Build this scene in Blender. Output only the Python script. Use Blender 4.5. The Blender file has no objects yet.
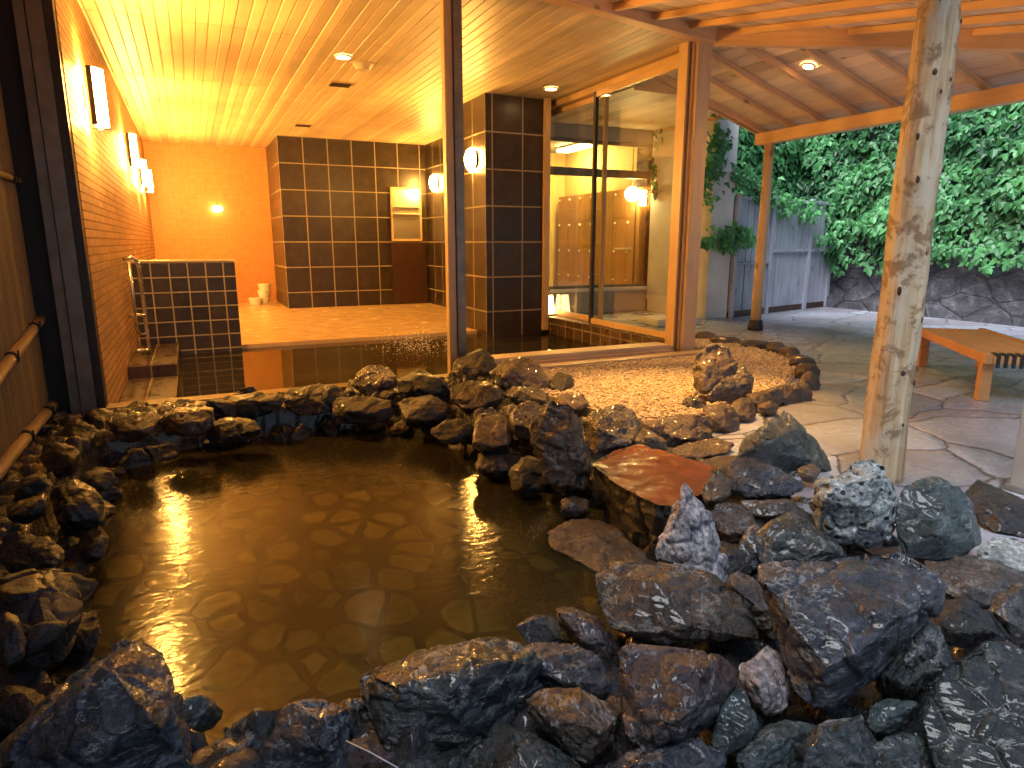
import bpy, bmesh, math, random
import numpy as np
from mathutils import Vector, Matrix, noise, geometry
R = math.radians
random.seed(7)
C = bpy.context.scene.collection
# ------------------------------------------------------------------ camera
F, PITCH, YAW, H = 661.0, R(12.13), R(25.5), 1.15
cam = bpy.data.objects.new('camera', bpy.data.cameras.new('camera'))
C.objects.link(cam)
cam.location = (0, 0, H)
cam.rotation_euler = (R(90) - PITCH, 0, -YAW)
cam.data.sensor_width = 36
cam.data.lens = F / 1024 * 36
cam.data.clip_start = 0.02
cam.data.clip_end = 500
bpy.context.scene.camera = cam
# ------------------------------------------------------------------ sky, sun, exposure
SUN_EL, SUN_AZ = R(55), R(252)          # azimuth clockwise from +Y
w = bpy.data.worlds.new('World'); bpy.context.scene.world = w
w.use_nodes = True
nt = w.node_tree
sky = nt.nodes.new('ShaderNodeTexSky'); sky.sky_type = 'NISHITA'
sky.sun_disc = False; sky.sun_elevation = SUN_EL; sky.sun_rotation = SUN_AZ
sky.air_density = 1.0; sky.dust_density = 1.6; sky.ozone_density = 1.5
bg = nt.nodes['Background']; bg.inputs[1].default_value = 0.075
nt.links.new(sky.outputs[0], bg.inputs[0])
sl = bpy.data.lights.new('sun', 'SUN'); sl.energy = 4.2; sl.angle = R(50); sl.color = (.97, .98, 1)
sun = bpy.data.objects.new('sun', sl); C.objects.link(sun)
sd = Vector((math.sin(SUN_AZ) * math.cos(SUN_EL), math.cos(SUN_AZ) * math.cos(SUN_EL), math.sin(SUN_EL)))
sun.rotation_euler = sd.to_track_quat('Z', 'Y').to_euler()
vs = bpy.context.scene.view_settings
vs.view_transform = 'Standard'; vs.look = 'None'; vs.exposure = 1.0; vs.gamma = 1
WARM = (1.0, .49, .095)

# ------------------------------------------------------------------ pixel -> world helpers
FW = Vector((math.sin(YAW) * math.cos(PITCH), math.cos(YAW) * math.cos(PITCH), -math.sin(PITCH)))
RT = Vector((math.cos(YAW), -math.sin(YAW), 0)); UP = RT.cross(FW)
CO = Vector((0, 0, H))
def ray(x, y): return FW * F + RT * (x - 512) - UP * (y - 384)
def at_z(x, y, z): d = ray(x, y); return CO + d * ((z - H) / d.z)
def at_y(x, y, Y): d = ray(x, y); return CO + d * (Y / d.y)
def at_x(x, y, X): d = ray(x, y); return CO + d * (X / d.x)

# ------------------------------------------------------------------ materials
class NB:
    def __init__(s, name):
        s.m = bpy.data.materials.new(name); s.m.use_nodes = True
        s.t = s.m.node_tree; s.t.nodes.clear()
        s.out = s.t.nodes.new('ShaderNodeOutputMaterial')
    def n(s, typ, **kw):
        o = s.t.nodes.new('ShaderNode' + typ)
        for k, v in kw.items():
            if k.startswith('i_'):
                key = k[2:].replace('_', ' ')
                key = int(key) if key.isdigit() else key
                s.put(o.inputs[key], v)
            else: setattr(o, k, v)
        return o
    def put(s, sock, v):
        if isinstance(v, bpy.types.NodeSocket): s.t.links.new(v, sock)
        elif isinstance(v, bpy.types.Node): s.t.links.new(v.outputs[0], sock)
        else:
            if hasattr(sock.default_value, '__len__') and hasattr(v, '__len__') and len(sock.default_value) == 4 and len(v) == 3: v = (*v, 1)
            sock.default_value = v
    def math(s, op, a, b=0.0, c=0.0, clamp=False):
        o = s.n('Math', operation=op, use_clamp=clamp); s.put(o.inputs[0], a); s.put(o.inputs[1], b); s.put(o.inputs[2], c); return o.outputs[0]
    def mix(s, f, a, b, bt='MIX'):
        o = s.n('MixRGB', blend_type=bt); s.put(o.inputs[0], f); s.put(o.inputs[1], a); s.put(o.inputs[2], b); return o.outputs[0]
    def ramp(s, f, stops, interp='LINEAR'):
        o = s.n('ValToRGB'); s.put(o.inputs[0], f); cr = o.color_ramp; cr.interpolation = interp
        while len(cr.elements) < len(stops): cr.elements.new(.5)
        for e, (p, c) in zip(cr.elements, stops):
            e.position = p; e.color = (*c, 1) if hasattr(c, '__len__') else (c, c, c, 1)
        return o.outputs[0]
    def noise(s, vec, scale, detail=4, rough=.5, dist=0.0):
        o = s.n('TexNoise', i_Scale=scale, i_Detail=detail, i_Roughness=rough, i_Distortion=dist)
        if vec is not None: s.put(o.inputs['Vector'], vec)
        return o.outputs[0]
    def coord(s, kind='Object', scale=(1, 1, 1), rot=(0, 0, 0), rand=False):
        c = s.n('TexCoord').outputs[kind]
        if rand:
            r = s.n('ObjectInfo').outputs['Random']
            v = s.n('VectorMath', operation='ADD'); s.put(v.inputs[0], c)
            x = s.n('CombineXYZ'); s.put(x.inputs[0], s.math('MULTIPLY', r, 37.0)); s.put(x.inputs[1], s.math('MULTIPLY', r, 91.0)); s.put(x.inputs[2], s.math('MULTIPLY', r, 53.0))
            s.put(v.inputs[1], x.outputs[0]); c = v.outputs[0]
        mp = s.n('Mapping'); s.put(mp.inputs[0], c); mp.inputs['Scale'].default_value = scale; mp.inputs['Rotation'].default_value = rot
        return mp.outputs[0]
    def bump(s, h, strength=.5, dist=.01, prev=None):
        o = s.n('Bump'); o.inputs['Strength'].default_value = strength; o.inputs['Distance'].default_value = dist
        s.put(o.inputs['Height'], h)
        if prev is not None: s.put(o.inputs['Normal'], prev)
        return o.outputs[0]
    def bsdf(s, col, rough=.5, normal=None, metal=0.0, spec=.5, coat=0.0, emis=None, es=0.0, sub=None):
        b = s.n('BsdfPrincipled'); s.put(b.inputs['Base Color'], col); s.put(b.inputs['Roughness'], rough)
        b.inputs['Metallic'].default_value = metal; b.inputs['Specular IOR Level'].default_value = spec
        b.inputs['Coat Weight'].default_value = coat
        if normal is not None: s.put(b.inputs['Normal'], normal)
        if emis: b.inputs['Emission Color'].default_value = (*emis, 1); b.inputs['Emission Strength'].default_value = es
        s.t.links.new(b.outputs[0], s.out.inputs[0]); return s.m

def simple(name, col, rough=.5, metal=0.0, var=.25, bumps=.15, scale=8):
    b = NB(name); c = b.coord(rand=True)
    n = b.noise(c, scale, 5, .6)
    lo = tuple(x * (1 - var) for x in col); hi = tuple(min(1, x * (1 + var)) for x in col)
    cc = b.ramp(n, [(.3, lo), (.7, hi)])
    fine = b.noise(c, scale * 9, 3)
    return b.bsdf(cc, b.math('MULTIPLY_ADD', n, .25, rough - .12), b.bump(fine, bumps, .004), metal)

def wood(name, col, axis=2, rough=.5, var=.3, knots=True, rings=30, plank=None):
    """grain runs along the given local axis"""
    b = NB(name)
    sc = [rings, rings, rings]; sc[axis] = 1.2
    c = b.coord(scale=tuple(sc), rand=True)
    n = b.noise(c, 1.0, 6, .6, .6)
    c2 = b.coord(rand=True); big = b.noise(c2, 2.2, 3)
    lo = tuple(x * (1 - var) for x in col); hi = tuple(min(1, x * (1 + var)) for x in col)
    cc = b.ramp(n, [(.25, lo), (.5, col), (.75, hi)])
    cc = b.mix(.35, cc, b.ramp(big, [(.3, tuple(x * .6 for x in col)), (.7, hi)]))
    if plank:
        sp = b.n('SeparateXYZ'); b.put(sp.inputs[0], b.n('TexCoord').outputs['Object'])
        wn = b.n('TexWhiteNoise', noise_dimensions='1D'); b.put(wn.inputs['W'], b.math('FLOOR', b.math('DIVIDE', b.math('SUBTRACT', sp.outputs[plank[0]], plank[2]), plank[1])))
        cc = b.mix(1.0, cc, b.ramp(wn.outputs['Value'], [(0, .72), (1, 1.18)]), 'MULTIPLY')
    if knots:
        s2 = [4.2, 4.2, 4.2]; s2[axis] = 2.2
        v = b.n('TexVoronoi', i_Scale=1.0); b.put(v.inputs['Vector'], b.coord(scale=tuple(s2), rand=True))
        k = b.ramp(v.outputs['Distance'], [(.06, 1.0), (.13, 0.0)])
        cc = b.mix(b.math('MULTIPLY', k, .75), cc, tuple(x * .22 for x in col))
    return b.bsdf(cc, b.math('MULTIPLY_ADD', n, .2, rough - .1), b.bump(n, .25, .003))

def tile_mat(name, tile, grout, tw, th, mortar=.012, rough=.25, offset=0.0, bumpd=.004, var=.5, spec=.5, nscale=7, fq=2, nv=.5):
    b = NB(name)
    uv = b.n('TexCoord').outputs['UV']
    br = b.n('TexBrick', offset=offset, offset_frequency=fq, squash=1.0)
    b.put(br.inputs['Vector'], uv)
    br.inputs['Scale'].default_value = 1.0; br.inputs['Brick Width'].default_value = tw; br.inputs['Row Height'].default_value = th
    br.inputs['Mortar Size'].default_value = mortar; br.inputs['Mortar Smooth'].default_value = .25; br.inputs['Bias'].default_value = 0
    b.put(br.inputs['Color1'], tuple(x * (1 - var * .5) for x in tile)); b.put(br.inputs['Color2'], tuple(x * (1 + var * .5) for x in tile)); b.put(br.inputs['Mortar'], grout)
    n = b.noise(b.coord(), nscale, 6, .65, .4)
    cc = b.mix(b.math('SUBTRACT', 1.0, br.outputs['Fac']), br.outputs['Color'], b.ramp(n, [(.25, 1 - nv), (.75, 1 + nv)]), 'MULTIPLY')
    inv = b.math('SUBTRACT', 1.0, br.outputs['Fac'])
    h = b.math('ADD', inv, b.math('MULTIPLY', n, .25))
    ro = b.math('ADD', b.math('MULTIPLY', br.outputs['Fac'], .5), b.math('MULTIPLY_ADD', n, .3, rough - .1))
    return b.bsdf(cc, ro, b.bump(h, .7, bumpd), spec=spec)

M = {}
M['brick'] = tile_mat('thin brick tile', (.42, .23, .10), (.22, .12, .055), .34, .062, .006, .42, .5, .007, .45, nscale=3, nv=.25)
M['orange_wall'] = tile_mat('small orange wall tile', (.48, .23, .085), (.42, .20, .075), .10, .10, .003, .5, 0, .001, .12, nscale=9, nv=.12)
M['dark_tile'] = tile_mat('dark slate tile', (.030, .020, .013), (.26, .22, .17), .45, .475, .011, .30, 0, .003, .5)
M['block_tile'] = tile_mat('dark partition tile', (.030, .022, .018), (.34, .29, .22), .19, .170, .008, .3, 0, .003, .5)
M['kerb_tile'] = tile_mat('brown kerb tile', (.06, .035, .022), (.25, .2, .14), .22, .22, .008, .25, 0, .003, .5)
M['board'] = wood('ceiling board', (.66, .52, .33), 1, .45, .14, False, 14, (0, .105, -.72))
M['roofboard_x'] = wood('roof board', (.80, .64, .46), 0, .55, .22, True, 12, (1, .17, 1.8))
M['roofboard_y'] = wood('roof board across', (.80, .64, .46), 1, .55, .22, True, 12, (0, .17, 4.8))
M['beam_x'] = wood('orange stained timber', (.74, .46, .23), 0, .45, .25)
M['beam_y'] = wood('orange stained timber along', (.74, .46, .23), 1, .45, .25)
M['post_wood'] = wood('post timber', (.66, .46, .26), 2, .4, .2)
M['frame_wood'] = wood('varnished frame wood', (.56, .38, .20), 2, .35, .18, False)
M['sill_wood'] = wood('sill timber', (.58, .44, .28), 0, .4, .2, False)
M['bench_wood'] = wood('bench timber', (.56, .28, .10), 1, .4, .2, False)
M['locker'] = wood('locker wood', (.42, .21, .07), 2, .4, .15, False, 9)
M['bamboo_mat'] = wood('old bamboo', (.22, .135, .05), 2, .55, .4, False, 40)
M['bamboo'] = wood('bamboo pole', (.40, .27, .11), 1, .35, .25, False)
M['grey_metal'] = simple('grey aluminium', (.20, .185, .165), .4, .5)
M['dark_metal'] = simple('dark frame metal', (.035, .03, .028), .4, .3)
M['steel'] = simple('brushed steel', (.6, .55, .5), .25, .9, .1)
M['black'] = simple('black rubber', (.015, .015, .017), .6)
M['cream'] = simple('cream painted wall', (.40, .37, .33), .6, 0, .08, .2)
M['yellow'] = simple('yellow plaster', (.68, .52, .22), .7, 0, .06, .2)
M['grey_plaster'] = simple('grey plaster', (.62, .62, .62), .75, 0, .12, .5, 3)
M['white'] = simple('white plastic', (.75, .72, .66), .4, 0, .05)
M['indoor_floor'] = simple('wet pale stone floor', (.52, .36, .19), .22, 0, .12, .1, 5)
M['dark_panel'] = simple('dark brown panel', (.045, .02, .012), .35)
M['concrete'] = simple('damp concrete', (.23, .22, .21), .5, 0, .3, .5, 4)
M['soil'] = simple('dark mortar', (.028, .025, .022), .45, 0, .6, .8, 14)
M['ground'] = simple('bare ground', (.10, .09, .075), .8, 0, .3, .5, 2)

def lampmat(name, col, s):
    b = NB(name); return b.bsdf((.8, .7, .5), .5, emis=col, es=s)
M['sconce'] = lampmat('lit lamp shade', WARM, 190)
M['sconce_small'] = lampmat('lit round shade', WARM, 140)
M['lantern'] = lampmat('lit lantern paper', (1, .55, .18), 11)
M['downlight'] = lampmat('lit downlight', (1, .60, .24), 22)
M['downlight_room'] = lampmat('lit fluorescent cover', (1, .70, .26), 70)

def mirror_mat():
    b = NB('mirror glass'); return b.bsdf((.8, .74, .62), .32, b.bump(b.noise(b.coord(), 3, 2), .03, .01), 1.0)
M['mirror'] = mirror_mat()

def glass_mat():
    b = NB('window glass')
    t = b.n('BsdfTransparent'); t.inputs[0].default_value = (.93, .95, .92, 1)
    g = b.n('BsdfGlossy'); g.inputs['Roughness'].default_value = .01
    lw = b.n('LayerWeight', i_Blend=.5)
    m = b.n('MixShader'); b.put(m.inputs[0], b.math('MULTIPLY_ADD', b.math('POWER', lw.outputs['Facing'], 4.0), .85, .05, True)); b.put(m.inputs[1], t); b.put(m.inputs[2], g)
    b.t.links.new(m.outputs[0], b.out.inputs[0]); return b.m
M['glass'] = glass_mat()

def water_mat(name, tint, scale, strength, stretch=(1, 1, 1), gr=.03):
    b = NB(name)
    t = b.n('BsdfTransparent'); t.inputs[0].default_value = (*tint, 1)
    d = b.n('BsdfDiffuse'); d.inputs[0].default_value = (.13, .11, .040, 1)
    md = b.n('MixShader'); md.inputs[0].default_value = .20; b.put(md.inputs[1], t); b.put(md.inputs[2], d)
    g = b.n('BsdfGlossy'); g.inputs['Roughness'].default_value = gr
    n1 = b.noise(b.coord(scale=stretch, rot=(0, 0, YAW)), scale, 2, .5, .2)
    nm = b.bump(n1, strength, .01)
    b.put(g.inputs['Normal'], nm)
    fr = b.n('Fresnel', i_IOR=1.333); b.put(fr.inputs['Normal'], nm)
    m = b.n('MixShader'); b.put(m.inputs[0], fr.outputs[0]); b.put(m.inputs[1], md); b.put(m.inputs[2], g)
    b.t.links.new(m.outputs[0], b.out.inputs[0]); return b.m
M['pool_water'] = water_mat('outdoor bath water', (.54, .48, .22), 34, .20, (.4, 1, 1), .14)
M['indoor_water'] = water_mat('indoor bath water', (.50, .36, .17), 7, .10)

def rock_mat(name, a, mid, c, rust, rustamt, vein, veinamt, rough=.3, strata=(1, 1, 2.0), pits=False, rot=(.5, .3, 0), sc=1.0):
    b = NB(name)
    co = b.coord(rand=True)
    st = b.coord(scale=strata, rot=rot, rand=True)
    nb = b.noise(co, 5 * sc, 8, .62, .2)
    ns = b.noise(st, 9 * sc, 8, .68, .2)
    fine = b.noise(co, 60 * sc, 5, .7)
    cc = b.ramp(ns, [(.30, a), (.48, mid), (.66, c)])
    cc = b.mix(b.math('MULTIPLY', b.ramp(nb, [(.46, 0.0), (.60, 1.0)]), rustamt), cc, b.mix(ns, tuple(x * .5 for x in rust), tuple(min(1, x * 1.6) for x in rust)))
    # quartz veins and pale crusts
    vn = b.noise(st, 3.2 * sc, 6, .7, .5)
    dv = b.math('ABSOLUTE', b.math('SUBTRACT', vn, .5))
    vmask = b.math('MULTIPLY', b.ramp(dv, [(.0, .9), (.014, 0.0)]), b.ramp(nb, [(.42, 0.0), (.54, 1.0)]))
    crust = b.math('MULTIPLY', b.ramp(b.noise(st, 14 * sc, 9, .75, .4), [(.54, 0.0), (.61, 1.0)]), b.ramp(b.noise(co, 4.4 * sc, 3), [(.47, 0.0), (.58, 1.0)]))
    vm = b.math('MULTIPLY', b.math('MAXIMUM', vmask, b.math('MULTIPLY', crust, .28 if c[0] < .4 else .6)), veinamt, clamp=True)
    cc = b.mix(.75, cc, b.ramp(fine, [(.3, .1), (.52, .8), (.72, 2.6)]), 'MULTIPLY')
    cc = b.mix(.45, cc, b.ramp(b.noise(st, 26 * sc, 6, .7, .1), [(.35, .3), (.65, 1.7)]), 'MULTIPLY')
    cc = b.mix(1.0, cc, (.50, .51, .54) if not (pits or c[0] > .4) else (1, 1, 1), 'MULTIPLY')
    cc = b.mix(vm, cc, vein)
    h = b.math('ADD', b.math('MULTIPLY', ns, 1.2), b.math('ADD', b.math('MULTIPLY', fine, .8), nb))
    wv = b.n('VectorMath', operation='MULTIPLY_ADD'); tn = b.n('TexNoise', i_Scale=9.0, i_Detail=3.0); b.put(tn.inputs['Vector'], co); b.put(wv.inputs[0], tn.outputs['Color']); wv.inputs[1].default_value = (.10, .10, .10); b.put(wv.inputs[2], st)
    vf = b.n('TexVoronoi', i_Scale=7.5, i_Randomness=1.0); b.put(vf.inputs['Vector'], wv.outputs[0])
    h = b.math('ADD', h, b.math('MULTIPLY', vf.outputs['Distance'], 1.6))
    if pits:
        v = b.n('TexVoronoi', i_Scale=26.0); b.put(v.inputs['Vector'], co)
        pm = b.ramp(b.math('ADD', v.outputs['Distance'], b.math('MULTIPLY', nb, .5)), [(.42, 1.0), (.55, 0.0)])
        cc = b.mix(pm, cc, (.02, .022, .024)); h = b.math('SUBTRACT', h, b.math('MULTIPLY', pm, .8))
    ro = b.math('ADD', b.math('MULTIPLY_ADD', fine, .5, rough - .25), b.math('MULTIPLY', vm, .15))
    return b.bsdf(cc, ro, b.bump(h, .9, .014), spec=.8, coat=.1 if pits else .3 if c[0] < .03 else .45)
W = (.55, .56, .55)
M['rk_bed'] = rock_mat('dark rubble', (.006, .007, .007), (.020, .022, .022), (.05, .055, .055), (.04, .028, .018), .6, (.3, .3, .3), .25)
M['rk_green'] = rock_mat('green grey schist', (.018, .030, .030), (.055, .078, .075), (.13, .165, .16), (.11, .075, .04), .45, W, .75)
M['rk_deep'] = rock_mat('deep green schist', (.010, .018, .016), (.032, .050, .042), (.07, .10, .085), (.06, .045, .02), .5, (.6, .6, .6), .8)
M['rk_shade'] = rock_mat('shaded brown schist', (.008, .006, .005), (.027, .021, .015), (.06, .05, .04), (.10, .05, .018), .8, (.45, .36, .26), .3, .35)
M['rk_blue'] = rock_mat('blue grey schist', (.020, .026, .036), (.062, .078, .105), (.16, .18, .22), (.10, .075, .05), .30, W, .7)
M['rk_brown'] = rock_mat('brown schist', (.030, .024, .020), (.085, .066, .05), (.15, .14, .13), (.16, .075, .028), .9, W, .55)
M['rk_purple'] = rock_mat('purple brown schist', (.028, .018, .02), (.085, .062, .068), (.17, .14, .15), (.15, .06, .03), .7, (.58, .52, .52), .6)
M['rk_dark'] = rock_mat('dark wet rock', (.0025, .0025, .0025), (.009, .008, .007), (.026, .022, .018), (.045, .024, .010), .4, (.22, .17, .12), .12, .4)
M['rk_pale'] = rock_mat('pale pitted rock', (.16, .19, .20), (.36, .41, .42), (.60, .64, .65), (.20, .19, .12), .4, (.7, .72, .72), .6, .45, (1, 1, 1), True)
M['rk_mottled'] = rock_mat('mottled green rock', (.02, .045, .045), (.075, .13, .125), (.22, .29, .28), (.06, .07, .06), .4, (.5, .55, .55), .7, .35, (1, 1, 1.5), sc=1.6)
M['rk_white'] = rock_mat('white veined rock', (.07, .075, .09), (.34, .34, .38), (.80, .74, .74), (.34, .19, .16), .45, (.88, .80, .80), 1.0, .3, (4, 1, 1))
M['rk_tan'] = rock_mat('tan brown rock', (.06, .042, .026), (.22, .15, .09), (.39, .30, .20), (.24, .12, .05), .8, (.5, .42, .32), .4, .4)
M['rk_red'] = rock_mat('red polished slab', (.15, .035, .012), (.24, .055, .018), (.32, .09, .03), (.20, .045, .02), .5, (.35, .16, .08), .25, .22, (1, 1, 1), sc=.5)
M['rk_border'] = rock_mat('brown edging stone', (.035, .018, .011), (.11, .055, .03), (.2, .11, .06), (.18, .08, .03), .7, (.35, .25, .18), .2, .4)

def paving_mat():
    b = NB('crazy paving')
    c = b.n('TexCoord').outputs['Object']
    wv = b.n('TexNoise', i_Scale=1.1, i_Detail=4.0); b.put(wv.inputs['Vector'], c)
    warp = b.n('VectorMath', operation='MULTIPLY_ADD'); b.put(warp.inputs[0], wv.outputs['Color']); warp.inputs[1].default_value = (.55, .55, 0); b.put(warp.inputs[2], c)
    mp = b.n('Mapping'); b.put(mp.inputs[0], warp.outputs[0]); mp.inputs['Scale'].default_value = (1.15, 1.75, 0); mp.inputs['Rotation'].default_value = (0, 0, .5)
    v = b.n('TexVoronoi', feature='DISTANCE_TO_EDGE', i_Scale=1.0, i_Randomness=1.0); b.put(v.inputs['Vector'], mp.outputs[0])
    v2 = b.n('TexVoronoi', i_Scale=1.0, i_Randomness=1.0); b.put(v2.inputs['Vector'], mp.outputs[0])
    cell = b.n('SeparateColor'); b.put(cell.inputs[0], v2.outputs['Color'])
    nb = b.noise(c, 2.2, 8, .65, .5); fine = b.noise(c, 22, 6, .7)
    base = b.ramp(cell.outputs[0], [(0, (.26, .27, .32)), (.3, (.34, .37, .45)), (.55, (.25, .235, .26)), (.75, (.42, .455, .54)), (1, (.24, .26, .32))])
    base = b.mix(.6, base, b.ramp(nb, [(.3, .45), (.72, 1.5)]), 'MULTIPLY')
    base = b.mix(.4, base, b.ramp(fine, [(.3, .5), (.7, 1.4)]), 'MULTIPLY')
    edge = b.math('ADD', v.outputs['Distance'], b.math('MULTIPLY', b.math('SUBTRACT', fine, .5), .03))
    crack = b.ramp(edge, [(.004, 0.0), (.016, 1.0)])
    col = b.mix(crack, (.09, .085, .085), base)
    h = b.math('ADD', b.math('MULTIPLY', b.ramp(edge, [(.0, 0.0), (.05, 1.0)]), 1.0), b.math('ADD', b.math('MULTIPLY', cell.outputs[1], .5), b.math('ADD', b.math('MULTIPLY', nb, 1.1), b.math('MULTIPLY', fine, .2))))
    ro = b.ramp(nb, [(.35, .5), (.6, .2)])
    return b.bsdf(col, ro, b.bump(h, .6, .02), spec=.5)
M['paving'] = paving_mat()

def poolfloor_mat():
    b = NB('cobbled bath floor')
    c = b.n('TexCoord').outputs['Object']
    wv = b.n('TexNoise', i_Scale=5.0, i_Detail=2.0); b.put(wv.inputs['Vector'], c)
    warp = b.n('VectorMath', operation='MULTIPLY_ADD'); b.put(warp.inputs[0], wv.outputs['Color']); warp.inputs[1].default_value = (.07, .07, 0); b.put(warp.inputs[2], c)
    mp = b.n('Mapping'); b.put(mp.inputs[0], warp.outputs[0]); mp.inputs['Scale'].default_value = (4.6, 3.6, 0); mp.inputs['Rotation'].default_value = (0, 0, .4)
    v = b.n('TexVoronoi', feature='DISTANCE_TO_EDGE', i_Scale=1.0, i_Randomness=.8); b.put(v.inputs['Vector'], mp.outputs[0])
    v2 = b.n('TexVoronoi', i_Scale=1.0, i_Randomness=.8); b.put(v2.inputs['Vector'], mp.outputs[0])
    cell = b.n('SeparateColor'); b.put(cell.inputs[0], v2.outputs['Color'])
    mask = b.ramp(b.math('ADD', v.outputs['Distance'], b.math('MULTIPLY', cell.outputs[1], -.09)), [(.02, 0.0), (.08, 1.0)])
    mask = b.math('MULTIPLY', mask, b.ramp(v2.outputs['Distance'], [(.52, 1.0), (.66, 0.0)]))
    stone = b.ramp(cell.outputs[0], [(0, (.42, .40, .22)), (.5, (.66, .63, .38)), (1, (.82, .78, .50))])
    stone = b.mix(.5, stone, b.ramp(b.noise(c, 18, 5), [(.3, .6), (.7, 1.2)]), 'MULTIPLY')
    col = b.mix(mask, (.13, .10, .045), stone)
    return b.bsdf(col, .8, b.bump(mask, .5, .02), spec=0.0)
M['pool_floor'] = poolfloor_mat()

def leaf_mat(name, dark, light):
    b = NB(name)
    at = b.n('VertexColor', layer_name='tone')
    sp = b.n('SeparateColor'); b.put(sp.inputs[0], at.outputs[0])
    cc = b.ramp(sp.outputs[0], [(0, dark), (1, light)])
    d = b.n('BsdfPrincipled'); b.put(d.inputs['Base Color'], cc); d.inputs['Roughness'].default_value = .42
    t = b.n('BsdfTranslucent'); b.put(t.inputs[0], cc)
    m = b.n('MixShader'); m.inputs[0].default_value = .25; b.put(m.inputs[1], d); b.put(m.inputs[2], t)
    b.t.links.new(m.outputs[0], b.out.inputs[0]); return b.m
M['leaf'] = leaf_mat('ivy leaf', (.008, .055, .022), (.11, .37, .13))

def stonewall_mat():
    b = NB('rough mortared stone'); c = b.coord()
    v = b.n('TexVoronoi', feature='DISTANCE_TO_EDGE', i_Scale=1.0); b.put(v.inputs['Vector'], b.coord(scale=(1.8, 1.8, 3.0)))
    n = b.noise(c, 5, 8, .7, .8); f = b.noise(b.coord(scale=(1, 1, 3)), 24, 6, .75)
    cc = b.ramp(n, [(.3, (.03, .03, .04)), (.5, (.085, .085, .105)), (.7, (.20, .205, .24))])
    cc = b.mix(.6, cc, b.ramp(f, [(.35, .3), (.65, 1.7)]), 'MULTIPLY')
    e = b.ramp(b.math('ADD', v.outputs['Distance'], b.math('MULTIPLY', b.math('SUBTRACT', n, .5), .12)), [(.0, 0.0), (.05, 1.0)])
    cc = b.mix(b.math('MULTIPLY_ADD', e, .5, .5), (.05, .05, .055), cc)
    return b.bsdf(cc, .6, b.bump(b.math('ADD', b.math('ADD', e, n), f), 1.0, .05))
M['stone_wall'] = stonewall_mat()
M['fence_grey'] = wood('weathered grey board', (.32, .34, .41), 2, .7, .5, True, 22)

def log_mat():
    b = NB('peeled log'); c = b.coord()
    st = b.noise(b.coord(scale=(18, 18, .8)), 1.0, 7, .65, .8)
    big = b.noise(b.coord(scale=(5, 5, 2.2)), 1.4, 7, .7, .6)
    cc = b.ramp(st, [(.35, (.30, .16, .07)), (.48, (.58, .42, .24)), (.66, (.74, .62, .42))])
    cc = b.mix(b.math('MULTIPLY', b.ramp(big, [(.50, 0.0), (.60, 1.0)]), .6), cc, (.66, .62, .50))
    cc = b.mix(b.math('MULTIPLY', b.ramp(b.noise(c, 9, 7, .7, .4), [(.52, 0.0), (.60, 1.0)]), .85), cc, (.26, .15, .075))
    return b.bsdf(cc, .5, b.bump(b.math('ADD', st, big), .5, .01))
M['log'] = log_mat()
M['knot'] = simple('dark knot', (.075, .035, .018), .5)

# ------------------------------------------------------------------ mesh helpers
def link(name, me, mat=None, parent=None):
    o = bpy.data.objects.new(name, me); C.objects.link(o)
    if mat: me.materials.append(M[mat] if isinstance(mat, str) else mat)
    if parent:
        o.parent = parent
        o.matrix_parent_inverse = Matrix.Translation(parent.location).inverted() if parent.rotation_euler.z == 0 else parent.matrix_basis.inverted()
    return o
def tag(o, label=None, cat=None, group=None, kind=None):
    if label: o['label'] = label
    if cat: o['category'] = cat
    if group: o['group'] = group
    if kind: o['kind'] = kind
    return o
def empty(name, loc, label, cat, group=None):
    o = bpy.data.objects.new(name, None); C.objects.link(o); o.location = loc; o.empty_display_size = .05
    return tag(o, label, cat, group)
def uvbox(me, ox=0, oy=0, oz=0):
    uvl = me.uv_layers.new(name='UV') if not me.uv_layers else me.uv_layers[0]
    for p in me.polygons:
        n = p.normal; ax = max(range(3), key=lambda i: abs(n[i]))
        for li in p.loop_indices:
            v = me.vertices[me.loops[li].vertex_index].co
            if ax == 0: uv = (v.y - oy, v.z - oz)
            elif ax == 1: uv = (v.x - ox, v.z - oz)
            else: uv = (v.x - ox, v.y - oy)
            uvl.data[li].uv = uv
def tomesh(bm, name, smooth=False):
    bmesh.ops.recalc_face_normals(bm, faces=bm.faces)
    me = bpy.data.meshes.new(name); bm.to_mesh(me); bm.free()
    if smooth: me.shade_smooth()
    return me
def addbox(bm, x0, x1, y0, y1, z0, z1):
    vs_ = [bm.verts.new((x, y, z)) for z in (z0, z1) for y in (y0, y1) for x in (x0, x1)]
    for f in ((0, 2, 3, 1), (4, 5, 7, 6), (0, 1, 5, 4), (2, 6, 7, 3), (0, 4, 6, 2), (1, 3, 7, 5)): bm.faces.new([vs_[i] for i in f])
    return vs_
def box(name, b, mat, parent=None, bev=.004, uv=None):
    bm = bmesh.new(); addbox(bm, *b)
    if bev: bmesh.ops.bevel(bm, geom=bm.edges[:], offset=bev, segments=2, affect='EDGES')
    me = tomesh(bm, name)
    if uv is not None: uvbox(me, *uv)
    return link(name, me, mat, parent)
def barmesh(bm, a, b, wd, ht, up=Vector((0, 0, 1))):
    a, b = Vector(a), Vector(b); d = (b - a).normalized(); s = d.cross(up).normalized(); u = s.cross(d)
    q = []
    for p in (a, b):
        for i, j in ((-1, -1), (1, -1), (1, 1), (-1, 1)): q.append(bm.verts.new(p + s * i * wd / 2 + u * j * ht / 2))
    for f in ((0, 1, 2, 3), (7, 6, 5, 4), (0, 4, 5, 1), (1, 5, 6, 2), (2, 6, 7, 3), (3, 7, 4, 0)): bm.faces.new([q[i] for i in f])
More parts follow.
